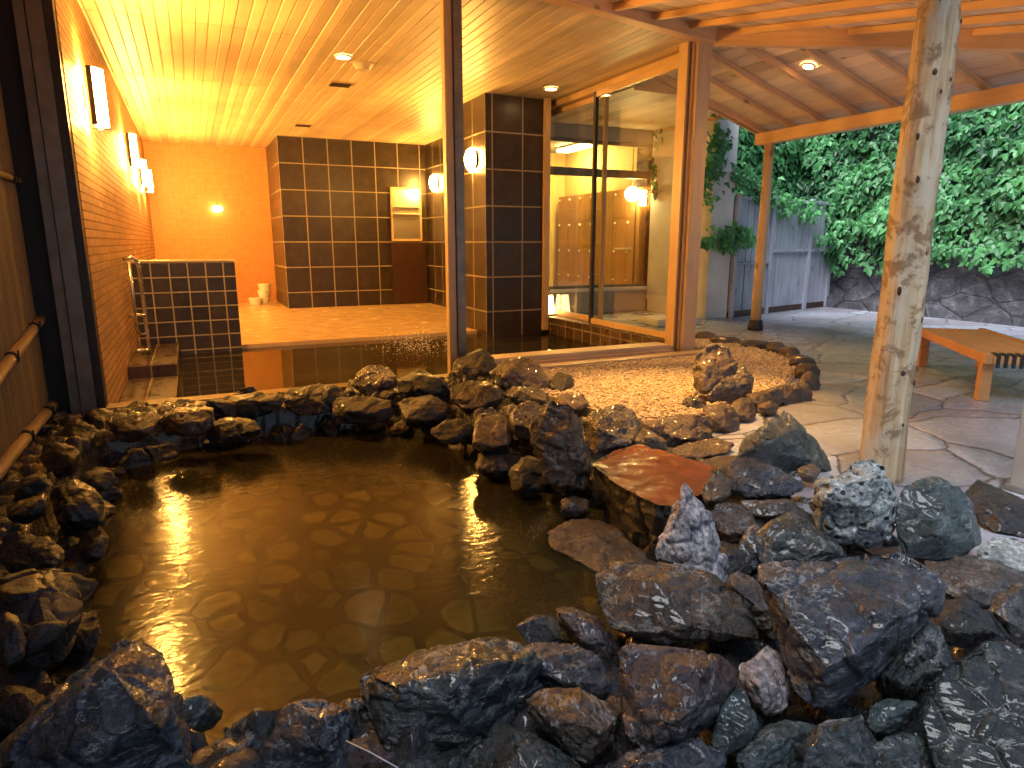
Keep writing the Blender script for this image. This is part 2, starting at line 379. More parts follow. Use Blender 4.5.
def bar(name, a, b, wd, ht, mat, parent=None, up=Vector((0, 0, 1)), bev=.004):
    """timber laid out along its own local X, so wood grain follows it"""
    a, b = Vector(a), Vector(b); L = (b - a).length
    bm = bmesh.new(); addbox(bm, 0, L, -wd / 2, wd / 2, -ht / 2, ht / 2)
    if bev: bmesh.ops.bevel(bm, geom=bm.edges[:], offset=bev, segments=1, affect='EDGES')
    me = tomesh(bm, name)
    d = (b - a).normalized(); s = up.cross(d).normalized(); u = d.cross(s)
    o = link(name, me, mat)
    mw = Matrix((d, s, u)).transposed().to_4x4(); mw.translation = a
    if parent: o.parent = parent; o.matrix_parent_inverse = parent.matrix_basis.inverted() if True else None
    o.matrix_basis = mw
    return o
def tubemesh(bm, pts, r, seg=10, cap=True):
    pts = [Vector(p) for p in pts]; rs = r if hasattr(r, '__len__') else [r] * len(pts); prev = None; rings = []
    for i, p in enumerate(pts):
        d = (pts[min(i + 1, len(pts) - 1)] - pts[max(i - 1, 0)]).normalized()
        a = Vector((0, 0, 1)) if abs(d.z) < .9 else Vector((1, 0, 0))
        s = d.cross(a).normalized() if prev is None else (prev - d * prev.dot(d)).normalized()
        prev = s; u = d.cross(s)
        rings.append([bm.verts.new(p + (s * math.cos(t) + u * math.sin(t)) * rs[i]) for t in [2 * math.pi * k / seg for k in range(seg)]])
    for i in range(len(rings) - 1):
        for k in range(seg): bm.faces.new((rings[i][k], rings[i][(k + 1) % seg], rings[i + 1][(k + 1) % seg], rings[i + 1][k]))
    if cap: bm.faces.new(rings[0][::-1]); bm.faces.new(rings[-1])
def tube(name, pts, r, mat, parent=None, seg=12):
    bm = bmesh.new(); tubemesh(bm, pts, r, seg); return link(name, tomesh(bm, name, True), mat, parent)
def prism(name, poly, z0, z1, mat, parent=None, bev=0, uv=None):
    bm = bmesh.new()
    lo = [bm.verts.new((x, y, z0)) for x, y in poly]; hi = [bm.verts.new((x, y, z1)) for x, y in poly]
    bm.faces.new(lo[::-1]); bm.faces.new(hi)
    for i in range(len(poly)): j = (i + 1) % len(poly); bm.faces.new((lo[i], lo[j], hi[j], hi[i]))
    if bev: bmesh.ops.bevel(bm, geom=bm.edges[:], offset=bev, segments=2, affect='EDGES')
    me = tomesh(bm, name)
    if uv is not None: uvbox(me, *uv)
    return link(name, me, mat, parent)
def sheet(name, pts, mat):
    me = bpy.data.meshes.new(name); me.from_pydata([tuple(p) for p in pts], [], [tuple(range(len(pts)))]); me.update()
    return link(name, me, mat)
def S(o): o['kind'] = 'structure'; return o

# ------------------------------------------------------------------ ground, patio, pool
XL, YF, ZC = -.64, 5.5, 3.05          # left bath wall, front plane of the bath house, ceiling
YB = 15.2; XG = 4.85                  # back wall, glass side wall
WZ, IWZ = -.25, -.15                  # outdoor and indoor water levels
S(sheet('ground', [(-150, -150, -1.0), (150, -150, -1.0), (150, 150, -1.0), (-150, 150, -1.0)], 'ground'))
POOL = [(-.62, 4.0), (-.55, 4.75), (.3, 4.95), (1.2, 4.85), (1.6, 4.45), (1.62, 3.6), (1.72, 3.05), (2.0, 2.55), (1.95, 2.1), (1.5, 1.72), (.95, 1.55), (.4, 1.55), (0, 1.62), (-.3, 1.9), (-.5, 2.3), (-.62, 3.0)]
def sdist(x, y, poly=POOL):
    inside = False; dm = 1e9; n = len(poly)
    for i in range(n):
        x1, y1 = poly[i]; x2, y2 = poly[(i + 1) % n]
        if (y1 > y) != (y2 > y) and x < (x2 - x1) * (y - y1) / (y2 - y1) + x1: inside = not inside
        t = max(0, min(1, ((x - x1) * (x2 - x1) + (y - y1) * (y2 - y1)) / ((x2 - x1) ** 2 + (y2 - y1) ** 2)))
        dm = min(dm, math.hypot(x - x1 - t * (x2 - x1), y - y1 - t * (y2 - y1)))
    return -dm if inside else dm
# patio polygon (its top at z = 0) with a jagged edge under the rock pile
patio = [(2.15, 1.25), (1.7, .5), (1.2, -3), (-60, -3), (-60, -60), (60, -60), (60, 60), (XG + .06, 60), (XG + .06, 5.62), (4.95, 5.3), (4.4, 3.9), (3.2, 3.6), (2.6, 3.1), (2.45, 2.4), (2.3, 1.8)]
S(prism('patio', patio, -.3, 0, 'paving'))
# mortared bed that carries the rocks and falls into the bath
bm = bmesh.new(); nx, ny = 330, 400; x0, x1, y0, y1 = -1.3, 3.3, -.2, 5.36
g = []
for j in range(ny + 1):
    for i in range(nx + 1):
        x = x0 + (x1 - x0) * i / nx; y = y0 + (y1 - y0) * j / ny; d = sdist(x, y)
        nz = noise.fractal(Vector((x * 3, y * 3, 0)), 1, 2, 4) * .03 + noise.noise(Vector((x * 12, y * 12, 3))) * .02
        dd, pp = noise.voronoi(Vector((x * 9 + nz * 8, y * 9, 0))); ck = min(1, (dd[1] - dd[0]) * 2.5)
        nz += (ck ** .5) * (.05 + .05 * noise.cell(pp[0] * 5.1)) - .02
        if y < 2.3 and x > -.2: nz += .02
        z = -.03 + nz if d > .1 else (-.03 + nz) * max(0, (d + .03) / .13) + (-.72) * (1 - max(0, (d + .03) / .13))
        if x > 2.35: z = min(z, -.02)
        if y > 3.2 and x > 2.2: z = min(z, -.05)
        g.append(bm.verts.new((x, y, z)))
for j in range(ny):
    for i in range(nx):
        a = j * (nx + 1) + i; bm.faces.new((g[a], g[a + 1], g[a + nx + 2], g[a + nx + 1]))
S(link('rock_bed', tomesh(bm, 'rock_bed', True), 'rk_bed'))
S(sheet('pool_floor', [(-1.1, 1.2, -.62), (2.3, 1.2, -.62), (2.3, 5.3, -.62), (-1.1, 5.3, -.62)], 'pool_floor'))
S(sheet('pool_water', [(-1.1, 1.2, WZ), (2.3, 1.2, WZ), (2.3, 5.3, WZ), (-1.1, 5.3, WZ)], 'pool_water'))
# ------------------------------------------------------------------ bath house setting
S(prism('indoor_floor', [(XL, 8.8), (XG - .1, 8.8), (XG - .1, YB), (XL, YB)], -.7, -.1, 'indoor_floor', bev=.006))
S(sheet('indoor_pool_floor', [(XL, 5.5, -.7), (4.62, 5.5, -.7), (4.62, 8.9, -.7), (XL, 8.9, -.7)], 'kerb_tile'))
uvbox(bpy.data.objects['indoor_pool_floor'].data)
S(sheet('indoor_water', [(XL, 5.52, IWZ), (4.6, 5.52, IWZ), (4.6, 8.8, IWZ), (XL, 8.8, IWZ)], 'indoor_water'))

# ceiling of tongued boards: real grooves, joints every 2.32 m
def ceil_front(x): return 5.57 - .195 * (4.77 - x)
bm = bmesh.new()
pw = .105; x = -.72; k = 0
while x < XG + .05:
    seams = [ceil_front(x + pw / 2) - .02, 6.99, 9.31, 11.62, 13.94, YB + .1]
    for a, b in zip(seams, seams[1:]):
        gp = .010 if k % 2 else .005
        prof = [(x + gp, ZC), (x + pw - gp, ZC), (x + pw, ZC + .014), (x, ZC + .014)]
        va = [bm.verts.new((px, a + .006, pz)) for px, pz in prof]; vb = [bm.verts.new((px, b - .006, pz)) for px, pz in prof]
        for i in range(4): j = (i + 1) % 4; bm.faces.new((va[i], va[j], vb[j], vb[i]))
        bm.faces.new(va); bm.faces.new(vb[::-1])
    x += pw; k += 1
o = S(link('ceiling', tomesh(bm, 'ceiling'), 'board'))
S(prism('roof_slab', [(-1.4, 4.3), (2.4, 5.0), (4.6, 5.45), (4.6, YB + .3), (-1.4, YB + .3)], ZC + .02, ZC + .2, 'dark_panel'))

def wall(name, b, mat, label, cat='wall', uv=(0, 0, 0), group=None):
    return tag(box(name, b, mat, None, 0, uv), label, cat, group)
wall('brick_wall', (XL - .2, XL, YF - .02, YB, -.7, ZC + .015), 'brick', 'long wall of thin orange brick courses carrying the row of wall lamps')
wall('end_wall', (XL - .2, 5.0, YB, YB + .2, -.7, ZC + .015), 'orange_wall', 'plain orange wall at the far end of the bath')
wall('tiled_wall', (1.6, 4.45, 13.32, YB - .004, -.1, ZC + .012), 'dark_tile', 'dark tiled wall with pale grout behind the mirror', uv=(1.6, 13.32, ZC - 7 * .475))
wall('tiled_wall', (4.42, 4.66, 9.3, 13.316, -.098, ZC + .012), 'dark_tile', 'dark tiled return wall right of the mirror, with a lamp on it', uv=(4.42, 13.32, ZC - 7 * .475))
wall('tiled_pillar', (3.64, 4.53, 8.45, 9.296, -.7, ZC + .012), 'dark_tile', 'broad dark tiled pillar rising out of the indoor bath behind the middle post', 'pillar', uv=(3.64 + .1, 8.45, ZC - 7 * .475))
pt = empty('bath_partition', (0, 8.7, -.1), 'low partition of small dark tiles beside the brick wall', 'partition')
box('tiled_block', (XL + .02, .46, 8.62, 8.84, -.7, .92), 'block_tile', pt, .004, (XL + .02, 8.6, .92 - .17 * 10))
box('cap', (XL + .02, .47, 8.61, 8.85, .923, .945), 'sill_wood', pt)
st = empty('bath_steps', (-.5, 7.2, -.7), 'tiled steps going down into the indoor bath beside the brick wall', 'steps')
box('step', (XL + .002, -.22, 7.1, 8.58, -.7, .0), 'kerb_tile', st, .01, (0, 0, 0))
box('step', (XL + .002, -.22, 5.54, 7.096, -.7, -.12), 'kerb_tile', st, .01, (0, 0, 0))
hr = empty('handrail', (-.5, 7.9, 0), 'bent steel handrail beside the small tiled partition', 'handrail')
tube('rail', [(-.61, 7.62, .98), (-.53, 7.62, 1.0), (-.49, 7.64, .97), (-.48, 7.68, .88), (-.48, 7.72, .6), (-.48, 7.75, .2), (-.48, 7.75, .005)], .019, 'steel', hr)
tube('rail', [(-.56, 7.60, .96), (-.56, 7.62, .6), (-.56, 7.66, .28), (-.54, 7.72, .22), (-.49, 7.74, .22)], .016, 'steel', hr)
for z in (.42, .06): tube('bracket', [(-.63, 7.68, z), (-.48, 7.72, z)], .02, 'steel', hr)
kb = wall('glass_kerb', (4.60, XG - .05, 5.72, 9.19, -.7, .09), 'kerb_tile', 'brown tiled kerb of the indoor bath under the sliding glass', 'kerb')

# wall lamps ------------------------------------------------------------------
def sconce(px, py, hgt, label, axis='x', X=None, rr=.13):
    p = at_x(px, py, X)
    s = 1 if axis == 'x' else -1
    t = empty('wall_lamp', p, label, 'wall lamp', 'lit wall lamps in the indoor bath')
    bm = bmesh.new(); n = 12; ro = []
    for zz in (-hgt / 2, hgt / 2):
        ro.append([bm.verts.new((p.x + s * (.06 + .09 * math.sin(math.pi * i / n)), p.y - rr * math.cos(math.pi * i / n), p.z + zz)) for i in range(n + 1)])
    for i in range(n): bm.faces.new((ro[0][i], ro[0][i + 1], ro[1][i + 1], ro[1][i]))
    bm.faces.new(ro[0][::-1]); bm.faces.new(ro[1]); bm.faces.new((ro[0][0], ro[1][0], ro[1][-1], ro[0][-1]))
    link('lamp_shade', tomesh(bm, 'shade', True), 'sconce', t)
    box('back_plate', tuple(sorted((p.x + s * .0, p.x + s * .018))) + (p.y - .05, p.y + .05, p.z - .09, p.z + .09), 'dark_metal', t)
    bm = bmesh.new()
    for zz in (-hgt / 2 - .012, hgt / 2 + .002):
        addbox(bm, *sorted((p.x + s * .018, p.x + s * .155)), p.y - .03, p.y + .03, p.z + zz, p.z + zz + .01)
    addbox(bm, *sorted((p.x + s * .05, p.x + s * .085)), p.y - rr - .03, p.y - rr - .004, p.z - hgt / 2, p.z + hgt / 2)
    link('bracket', tomesh(bm, 'bracket'), 'dark_metal', t)
sconce(84, 98, .42, 'large glowing half round wall lamp nearest the camera on the brick wall', X=XL)
sconce(124, 151, .40, 'second glowing wall lamp along the brick wall', X=XL)
sconce(136, 173, .38, 'third glowing wall lamp along the brick wall', X=XL)
sconce(142.5, 181, .36, 'farthest glowing wall lamp on the brick wall, by the corner', X=XL)
def round_lamp(px, py, X, label, rr=.13):
    p = at_x(px, py, X); t = empty('wall_lamp', p, label, 'wall lamp', 'lit wall lamps in the indoor bath')
    bm = bmesh.new(); bmesh.ops.create_uvsphere(bm, u_segments=16, v_segments=10, radius=1, matrix=Matrix.Translation((p.x - .03, p.y, p.z)) @ Matrix.Diagonal((.10, rr, rr * 1.25, 1)))
    link('lamp_shade', tomesh(bm, 's', True), 'sconce_small', t)
    bm = bmesh.new(); bmesh.ops.create_cone(bm, cap_ends=True, segments=24, radius1=rr * 1.12, radius2=rr * 1.12, depth=.025, matrix=Matrix.Translation((p.x - .0125, p.y, p.z)) @ Matrix.Rotation(R(90), 4, 'Y'))
    link('back_plate', tomesh(bm, 's', True), 'dark_metal', t)
round_lamp(436, 183, 4.42, 'round glowing lamp on the tiled return wall beside the mirror')
round_lamp(474, 160, 3.64, 'round glowing lamp on the tiled pillar right of the middle post')
p = at_y(217, 209, YB); t = empty('wall_light', p, 'small bright spot lamp low on the far orange wall', 'wall light')
bm = bmesh.new(); bmesh.ops.create_uvsphere(bm, u_segments=12, v_segments=8, radius=.085, matrix=Matrix.Translation((p.x, p.y - .08, p.z)) @ Matrix.Diagonal((1.3, 1, .8, 1)))
link('lamp_shade', tomesh(bm, 's', True), 'lantern', t)
tube('stem', [(p.x, p.y, p.z + .06), (p.x, p.y - .05, p.z + .10), (p.x, p.y - .08, p.z + .06)], .012, 'steel', t)
# mirror and panel
mp0 = at_y(390, 187, 13.3); mp1 = at_y(422, 241, 13.3)
t = empty('wall_mirror', (mp0.x + .3, 13.3, mp1.z), 'framed mirror reflecting the lamps on the dark tiled wall', 'mirror')
box('mirror_glass', (mp0.x + .03, mp1.x - .03, 13.285, 13.30, mp1.z + .04, mp0.z - .04), 'mirror', t, 0)
bm = bmesh.new()
for b_ in ((mp0.x, mp0.x + .03), (mp1.x - .03, mp1.x)): addbox(bm, *b_, 13.27, 13.318, mp1.z, mp0.z)
for b_ in ((mp1.z, mp1.z + .04), (mp0.z - .04, mp0.z)): addbox(bm, mp0.x + .03, mp1.x - .03, 13.27, 13.318, *b_)
link('frame', tomesh(bm, 'frame'), 'frame_wood', t)
for z in (mp1.z + .52, mp1.z + .66): box('shelf', (mp0.x + .05, mp1.x - .05, 13.17, 13.284, z, z + .015), 'white', t)
tag(box('wall_panel', (mp0.x - .02, 4.38, 13.27, 13.318, -.095, mp1.z - .03), 'dark_panel', None, .004), 'dark brown board on the tiled wall under the mirror', 'panel')
# stacked pails by the corner
p = at_z(263, 303, -.1); t = empty('pail_stack', (1.2, 14.6, -.1), 'stack of pale wash pails on the floor by the tiled corner', 'pails')
for i in range(3):
    bm = bmesh.new(); bmesh.ops.create_cone(bm, cap_ends=True, segments=16, radius1=.10, radius2=.13, depth=.13, matrix=Matrix.Translation((1.27 + .02 * i, 14.6, -.03 + .135 * i)))
    if i == 0: bmesh.ops.create_cone(bm, cap_ends=True, segments=16, radius1=.10, radius2=.13, depth=.13, matrix=Matrix.Translation((1.10, 14.45, -.03)))
    link('pail', tomesh(bm, 's', False), 'white', t)
# ceiling fittings
def downlight(x, y, z, label, mat='downlight', r=.07, power=0, cone=110):
    t = empty('downlight', (x, y, z), label, 'ceiling light', 'round recessed ceiling lights')
    bm = bmesh.new(); bmesh.ops.create_cone(bm, cap_ends=True, segments=20, radius1=r, radius2=r, depth=.012, matrix=Matrix.Translation((x, y, z - .010)))
    link('lens', tomesh(bm, 's'), mat, t)
    bm = bmesh.new(); n = 24
    vi = []
    for rr, zz in ((r + .003, z - .018), (r + .02, z - .018), (r + .022, z - .002)):
        vi.append([bm.verts.new((x + rr * math.cos(2 * math.pi * k / n), y + rr * math.sin(2 * math.pi * k / n), zz)) for k in range(n)])
    for q in range(2):
        for k in range(n): bm.faces.new((vi[q][k], vi[q][(k + 1) % n], vi[q + 1][(k + 1) % n], vi[q + 1][k]))
    link('trim_ring', tomesh(bm, 's'), 'white', t)
    if power:
        l = bpy.data.lights.new('bulb', 'SPOT'); l.energy = power; l.color = (1, .50, .14); l.spot_size = R(cone); l.spot_blend = .8; l.shadow_soft_size = .06
        lo_ = bpy.data.objects.new('bulb', l); C.objects.link(lo_); lo_.location = (x, y, z - .04); lo_.parent = t; lo_.matrix_parent_inverse = t.matrix_basis.inverted() if t.location.length == 0 else Matrix.Translation(-t.location)
    return t
a = at_z(343, 56, ZC); downlight(a.x, a.y, ZC, 'small round light in the bath ceiling beside the detector')
a = at_z(551, 88, ZC); downlight(a.x, a.y, ZC, 'small round light in the bath ceiling by the top of the glass wall')
a = at_z(363, 64, ZC); t = empty('smoke_detector', (a.x, a.y, ZC), 'round pale detector on the board ceiling', 'detector')
bm = bmesh.new(); bmesh.ops.create_cone(bm, cap_ends=True, segments=24, radius1=.07, radius2=.12, depth=.06, matrix=Matrix.Translation((a.x, a.y, ZC - .032)))
link('body', tomesh(bm, 's', False), 'board', t)
bm = bmesh.new(); bmesh.ops.create_cone(bm, cap_ends=True, segments=24, radius1=.14, radius2=.14, depth=.01, matrix=Matrix.Translation((a.x, a.y, ZC - .004))); link('base_plate', tomesh(bm, 's'), 'board', t)
for (px, py), lb in (((340, 84), 'small slotted vent plate in the bath ceiling near the detector'), ((303, 125), 'small slotted vent plate in the bath ceiling farther back')):
    a = at_z(px, py, ZC); t = empty('ceiling_vent', (a.x, a.y, ZC), lb, 'vent')
    box('frame', (a.x - .14, a.x + .14, a.y - .12, a.y + .12, ZC - .012, ZC - .001), 'frame_wood', t)
    bm = bmesh.new()
    for i in range(5): addbox(bm, a.x - .12, a.x + .12, a.y - .10 + i * .045, a.y - .085 + i * .045, ZC - .018, ZC - .0122)
    link('slats', tomesh(bm, 's'), 'dark_metal', t)

# ------------------------------------------------------------------ posts and glazing frames
t = empty('end_post', (-.8, YF - .06, 0), 'dark grey metal post at the left end, against the brick wall', 'post')
box('jamb', (-.86, -.80, YF - .10, YF + .02, -.3, 3.3), 'grey_metal', t); box('jamb', (-.792, -.70, YF - .12, YF - .022, -.3, 3.3), 'grey_metal', t)
box('dark_channel', (-1.25, -.862, YF - .035, YF - .0, -.3, 3.3), 'black', t)
box('edge_strip', (-.698, -.645, YF - .12, YF - .022, -.3, 3.3), 'dark_metal', t)
t = empty('middle_post', (2.07, YF, 0), 'slim grey metal post standing in the middle of the bath opening', 'post')
box('core', (1.99, 2.06, YF - .06, YF + .02, -.25, ZC - .003), 'frame_wood', t); box('cover', (2.062, 2.14, YF - .08, YF + .02, -.25, ZC - .003), 'grey_metal', t)
tag(box('front_sill', (XL - .06, 2.6, 5.36, 5.53, -.3, -.01), 'bamboo_mat', None, .008), 'long low threshold under the open front of the bath, behind the rocks', 'sill')
t = empty('sill_rails', (3.6, 5.4, 0), 'stepped wooden sill rails running to the corner post beside the gravel', 'sill')
box('upper_rail', (2.2, 4.45, 5.46, 5.70, -.2, .10), 'sill_wood', t, .01); box('track', (2.2, 4.45, 5.41, 5.456, -.2, .055), 'frame_wood', t, .004)
box('lower_rail', (2.4, 4.86, 5.22, 5.404, -.3, .035), 'sill_wood', t, .012)
t = empty('corner_post', (4.65, 5.5, 0), 'tall varnished corner post where the sliding glass meets the sill', 'post')
box('core', (4.60, 4.765, 5.46, 5.58, .0, ZC - .003), 'post_wood', t)
for xx, ww, yy in ((4.582, .03, 5.50), (4.555, .02, 5.54), (4.53, .02, 5.52)): box('track_strip', (xx - ww / 2, xx + ww / 2 , yy, 5.66, .0, ZC - .003), 'frame_wood', t, .003)
t = empty('sliding_glass_wall', (XG - .02, 7, .09), 'side wall of two tall sliding glass panes in varnished frames', 'glass wall')
def pane(y0_, y1_, x_, nm='glass_pane'):
    box('stile', (x_ - .022, x_ + .022, y0_, y0_ + .055, .095, ZC - .085), 'frame_wood', t, .003); box('stile', (x_ - .022, x_ + .022, y1_ - .055, y1_, .095, ZC - .085), 'dark_metal' if y1_ < 8 else 'frame_wood', t, .003)
    box('bottom_rail', (x_ - .02, x_ + .02, y0_ + .055, y1_ - .055, .10, .17), 'frame_wood', t, .003); box('top_rail', (x_ - .02, x_ + .02, y0_ + .055, y1_ - .055, ZC - .155, ZC - .087), 'frame_wood', t, .003)
    box(nm, (x_ - .004, x_ + .004, y0_ + .055, y1_ - .055, .17, ZC - .155), 'glass', t, 0)
pane(5.62, 7.46, 4.70); pane(7.36, 9.18, 4.82)
box('end_jamb', (4.50, 4.585, 8.38, 8.446, -.1, ZC - .004), 'frame_wood', t); box('end_jamb', (4.535, XG + .02, 9.2, 9.292, -.1, ZC - .004), 'frame_wood', t)
box('head_track', (4.70, XG + .02, 5.67, 9.19, ZC - .08, ZC - .004), 'frame_wood', t); box('floor_track', (4.802, XG + .02, 5.67, 9.19, -.02, .094), 'sill_wood', t)
# lantern on the kerb
p = Vector((4.69, 8.62, .092)); t = empty('floor_lantern', p, 'small tapered glowing lantern standing on the bath kerb by the pillar', 'lantern')
bm = bmesh.new(); bmesh.ops.create_cone(bm, cap_ends=True, segments=4, radius1=.12, radius2=.085, depth=.27, matrix=Matrix.Translation((p.x, p.y, .25)) @ Matrix.Rotation(R(45), 4, 'Z')); link('lamp_shade', tomesh(bm, 's'), 'lantern', t)
bm = bmesh.new(); addbox(bm, p.x - .09, p.x + .09, p.y - .09, p.y + .09, .092, .115); addbox(bm, p.x - .065, p.x + .065, p.y - .065, p.y + .065, .386, .40)
for i, j in ((-1, -1), (1, -1), (1, 1), (-1, 1)): barmesh(bm, (p.x + i * .088, p.y + j * .088, .1), (p.x + i * .062, p.y + j * .062, .39), .01, .01, Vector((1, 0, 0)))
link('frame', tomesh(bm, 's'), 'dark_metal', t)
bm = bmesh.new(); tubemesh(bm, [(p.x - .05, p.y, .40), (p.x - .03, p.y, .47), (p.x + .03, p.y, .47), (p.x + .05, p.y, .40)], .006, 6); link('handle', tomesh(bm, 's'), 'dark_metal', t)

# ------------------------------------------------------------------ changing room beyond the glass
YW = 9.3; XE = 7.35
t = empty('changing_room', (6, YW, 0), 'changing building with a large grey framed window, seen through the glass', 'building')
cz = 2.95
wx0, wx1 = at_y(540, 200, YW).x, at_y(664, 200, YW).x; wz0 = at_y(600, 291, YW).z; wz1 = 2.72
box('wall', (XG - .03, XE, YW, YW + .14, -.02, wz0), 'cream', t, .004); box('wall', (wx1, XE, YW, YW + .14, wz0 + .001, cz), 'yellow', t, .004)
box('wall', (XG - .03, wx1 - .001, YW, YW + .14, wz1, cz), 'cream', t, .004)
box('sill', (wx0, wx1, YW - .07, YW + .10, wz0 + .002, wz0 + .05), 'white', t)
wf = box('window_frame', (wx0, wx1 - .01, YW + .03, YW + .09, wz0 + .052, wz0 + .10), 'grey_metal', t)
tz = at_y(600, 172, YW).z
for b_ in ((wx0, wx1 - .17, YW + .02, YW + .1, tz - .07, tz + .05), (wx1 - .17, wx1 - .003, YW + .015, YW + .11, wz0 + .102, wz1 - .003), (wx0, wx1 - .171, YW + .03, YW + .09, wz1 - .06, wz1 - .004)):
    box('mullion', b_, 'grey_metal', wf)
box('window_pane', (wx0, wx1 - .175, YW + .055, YW + .060, wz0 + .1, wz1 - .06), 'glass', wf, 0)
# interior shell
bm = bmesh.new(); addbox(bm, XG + .0, XE, 12.6, 12.7, 0, cz); addbox(bm, 7.25, XE, YW + .145, 12.6, 0, cz); addbox(bm, XG - .16, XG - .06, YW + .145, 12.6, 0, cz)
link('inner_wall', tomesh(bm, 's'), 'yellow', t)
box('ceiling', (XG - .17, XE, YW - .01, 12.7, cz + .002, cz + .1), 'cream', t, 0)
box('floor', (XG - .15, XE - .11, YW + .15, 12.59, -.05, .03), 'board', t, 0)
box('eave_soffit', (XG + .0, 7.0, 6.86, YW - .002, 2.92, 3.0), 'roofboard_y', t, 0); box('eave_roof', (XG - .2, 7.1, 6.84, 12.8, 3.06, 3.12), 'dark_metal', t, 0)
box('eave_fascia', (XG + .0, 7.0, 6.83, 6.858, 2.88, 3.04), 'beam_x', t, 0); box('eave_fascia', (7.002, 7.03, 6.83, YW - .002, 2.88, 3.04), 'beam_y', t, 0)
# end pier of the changing building
t = empty('end_pier', (7.15, 7.9, 0), 'pale grey plastered pier with ivy at its top, left of the grey fence', 'pier')
box('wall', (6.98, 7.40, 7.8, 9.29, 0, 2.87), 'grey_plaster', t, .008)
# lockers: face towards -X
t = empty('locker_row', (6.98, 10.4, .03), 'tall wooden lockers with round knobs inside the lit changing room', 'lockers')
lx = 6.98; box('carcass', (lx + .02, lx + .25, 9.55, 12.4, .03, 2.06), 'locker', t)
for i in range(7):
    for j in range(4):
        y0_ = 9.56 + i * .405; z0_ = .06 + j * .5
        d = box('door', (lx, lx + .018, y0_ + .005, y0_ + .40, z0_ + .004, z0_ + .492), 'locker', t, .003)
        bm = bmesh.new(); bmesh.ops.create_uvsphere(bm, u_segments=8, v_segments=6, radius=.022, matrix=Matrix.Translation((lx - .016, y0_ + .33, z0_ + .42))); link('knob', tomesh(bm, 's', True), 'white', d)
p = at_y(632, 194, 9.62); t = empty('room_lamp', p, 'round glowing lamp inside the changing room beside the lockers', 'lamp')
bm = bmesh.new(); bmesh.ops.create_uvsphere(bm, u_segments=16, v_segments=10, radius=.12, matrix=Matrix.Translation(p)); link('lamp_shade', tomesh(bm, 's', True), 'downlight_room', t)
tube('cord', [(p.x, p.y, p.z + .11), (p.x, p.y, cz)], .008, 'dark_metal', t, 6)
p = at_z(574, 148, 2.9); t = empty('ceiling_panel_light', (p.x, p.y, 2.9), 'long glowing ceiling light inside the changing room', 'ceiling light')
box('lens', (p.x - .12, p.x + .12, p.y - .45, p.y + .45, 2.87, 2.91), 'downlight_room', t); box('housing', (p.x - .14, p.x + .14, p.y - .48, p.y + .48, 2.912, 2.95), 'white', t)
t = empty('wall_shelf', (6.95, 9.9, 1.0), 'small white shelf on the yellow wall of the changing room', 'shelf')
box('board', (6.9, 7.24, 9.75, 10.2, 1.02, 1.05), 'white', t); box('bracket', (7.1, 7.24, 9.95, 9.98, .9, 1.018), 'white', t)
# low pale stone bench just outside the window
a = at_z(665, 338, .0)
prism_ = prism('stone_ledge', [(5.7, 7.3), (6.5, 7.35), (6.55, 7.9), (5.75, 7.85)], 0.001, .10, 'grey_plaster', None, .02); tag(prism_, 'low pale flat stone ledge on the paving outside the sliding glass', 'stone ledge')

# ------------------------------------------------------------------ timber roof
T0 = Vector((4.77, 5.5, 0)); SS = .30; XO = 6.71
def zs(x): return 2.60 + SS * (XO - x)           # side roof boards, underside
SF = .1865; YO = 2.39
def zf(y): return 2.60 + SF * (y - YO)           # front roof boards, underside
rf = empty('timber_canopy', (5, 4, 2.5), 'orange timber canopy with exposed rafters over the pool and patio', 'canopy roof')
def slab(name, pts, th, mat):
    bm = bmesh.new(); lo = [bm.verts.new(p) for p in pts]; hi = [bm.verts.new((p[0], p[1], p[2] + th)) for p in pts]
    bm.faces.new(lo); bm.faces.new(hi[::-1])
    for i in range(len(pts)): j = (i + 1) % len(pts); bm.faces.new((lo[i], lo[j], hi[j], hi[i]))
    return link(name, tomesh(bm, name), mat, rf)
# boards as narrow planks with small gaps
def planks_side():
    bm = bmesh.new(); x = 4.80; wd = .17; XEV = 6.95
    while x < XEV:
        xa, xb = x + .004, min(x + wd - .004, XEV)
        yl = lambda X: YO + (5.5 - YO) * (XO - X) / (XO - 4.77) if X < XO else YO - .3
        q = [(xa, yl(xa), zs(xa)), (xb, yl(xb), zs(xb)), (xb, 6.78, zs(xb)), (xa, 6.78, zs(xa))]
        lo = [bm.verts.new(p) for p in q]; hi = [bm.verts.new((p[0], p[1], p[2] + .02)) for p in q]
        bm.faces.new(lo); bm.faces.new(hi[::-1])
        for i in range(4): j = (i + 1) % 4; bm.faces.new((lo[i], lo[j], hi[j], hi[i]))
        x += wd
    return link('roof_boards', tomesh(bm, 's'), 'roofboard_y', rf)
def planks_front():
    bm = bmesh.new(); y = 1.8; wd = .17
    while y < 5.42:
        ya, yb = y + .004, min(y + wd - .004, 5.46)
        xr = lambda Y: 4.77 + (XO - 4.77) * (5.5 - Y) / (5.5 - YO)
        q = [(-2.2, ya, zf(ya)), (xr(ya), ya, zf(ya)), (xr(yb), yb, zf(yb)), (-2.2, yb, zf(yb))]
        lo = [bm.verts.new(p) for p in q]; hi = [bm.verts.new((p[0], p[1], p[2] + .02)) for p in q]
        bm.faces.new(lo); bm.faces.new(hi[::-1])
        for i in range(4): j = (i + 1) % 4; bm.faces.new((lo[i], lo[j], hi[j], hi[i]))
        y += wd
    return link('roof_boards', tomesh(bm, 's'), 'roofboard_x', rf)
planks_side(); planks_front()
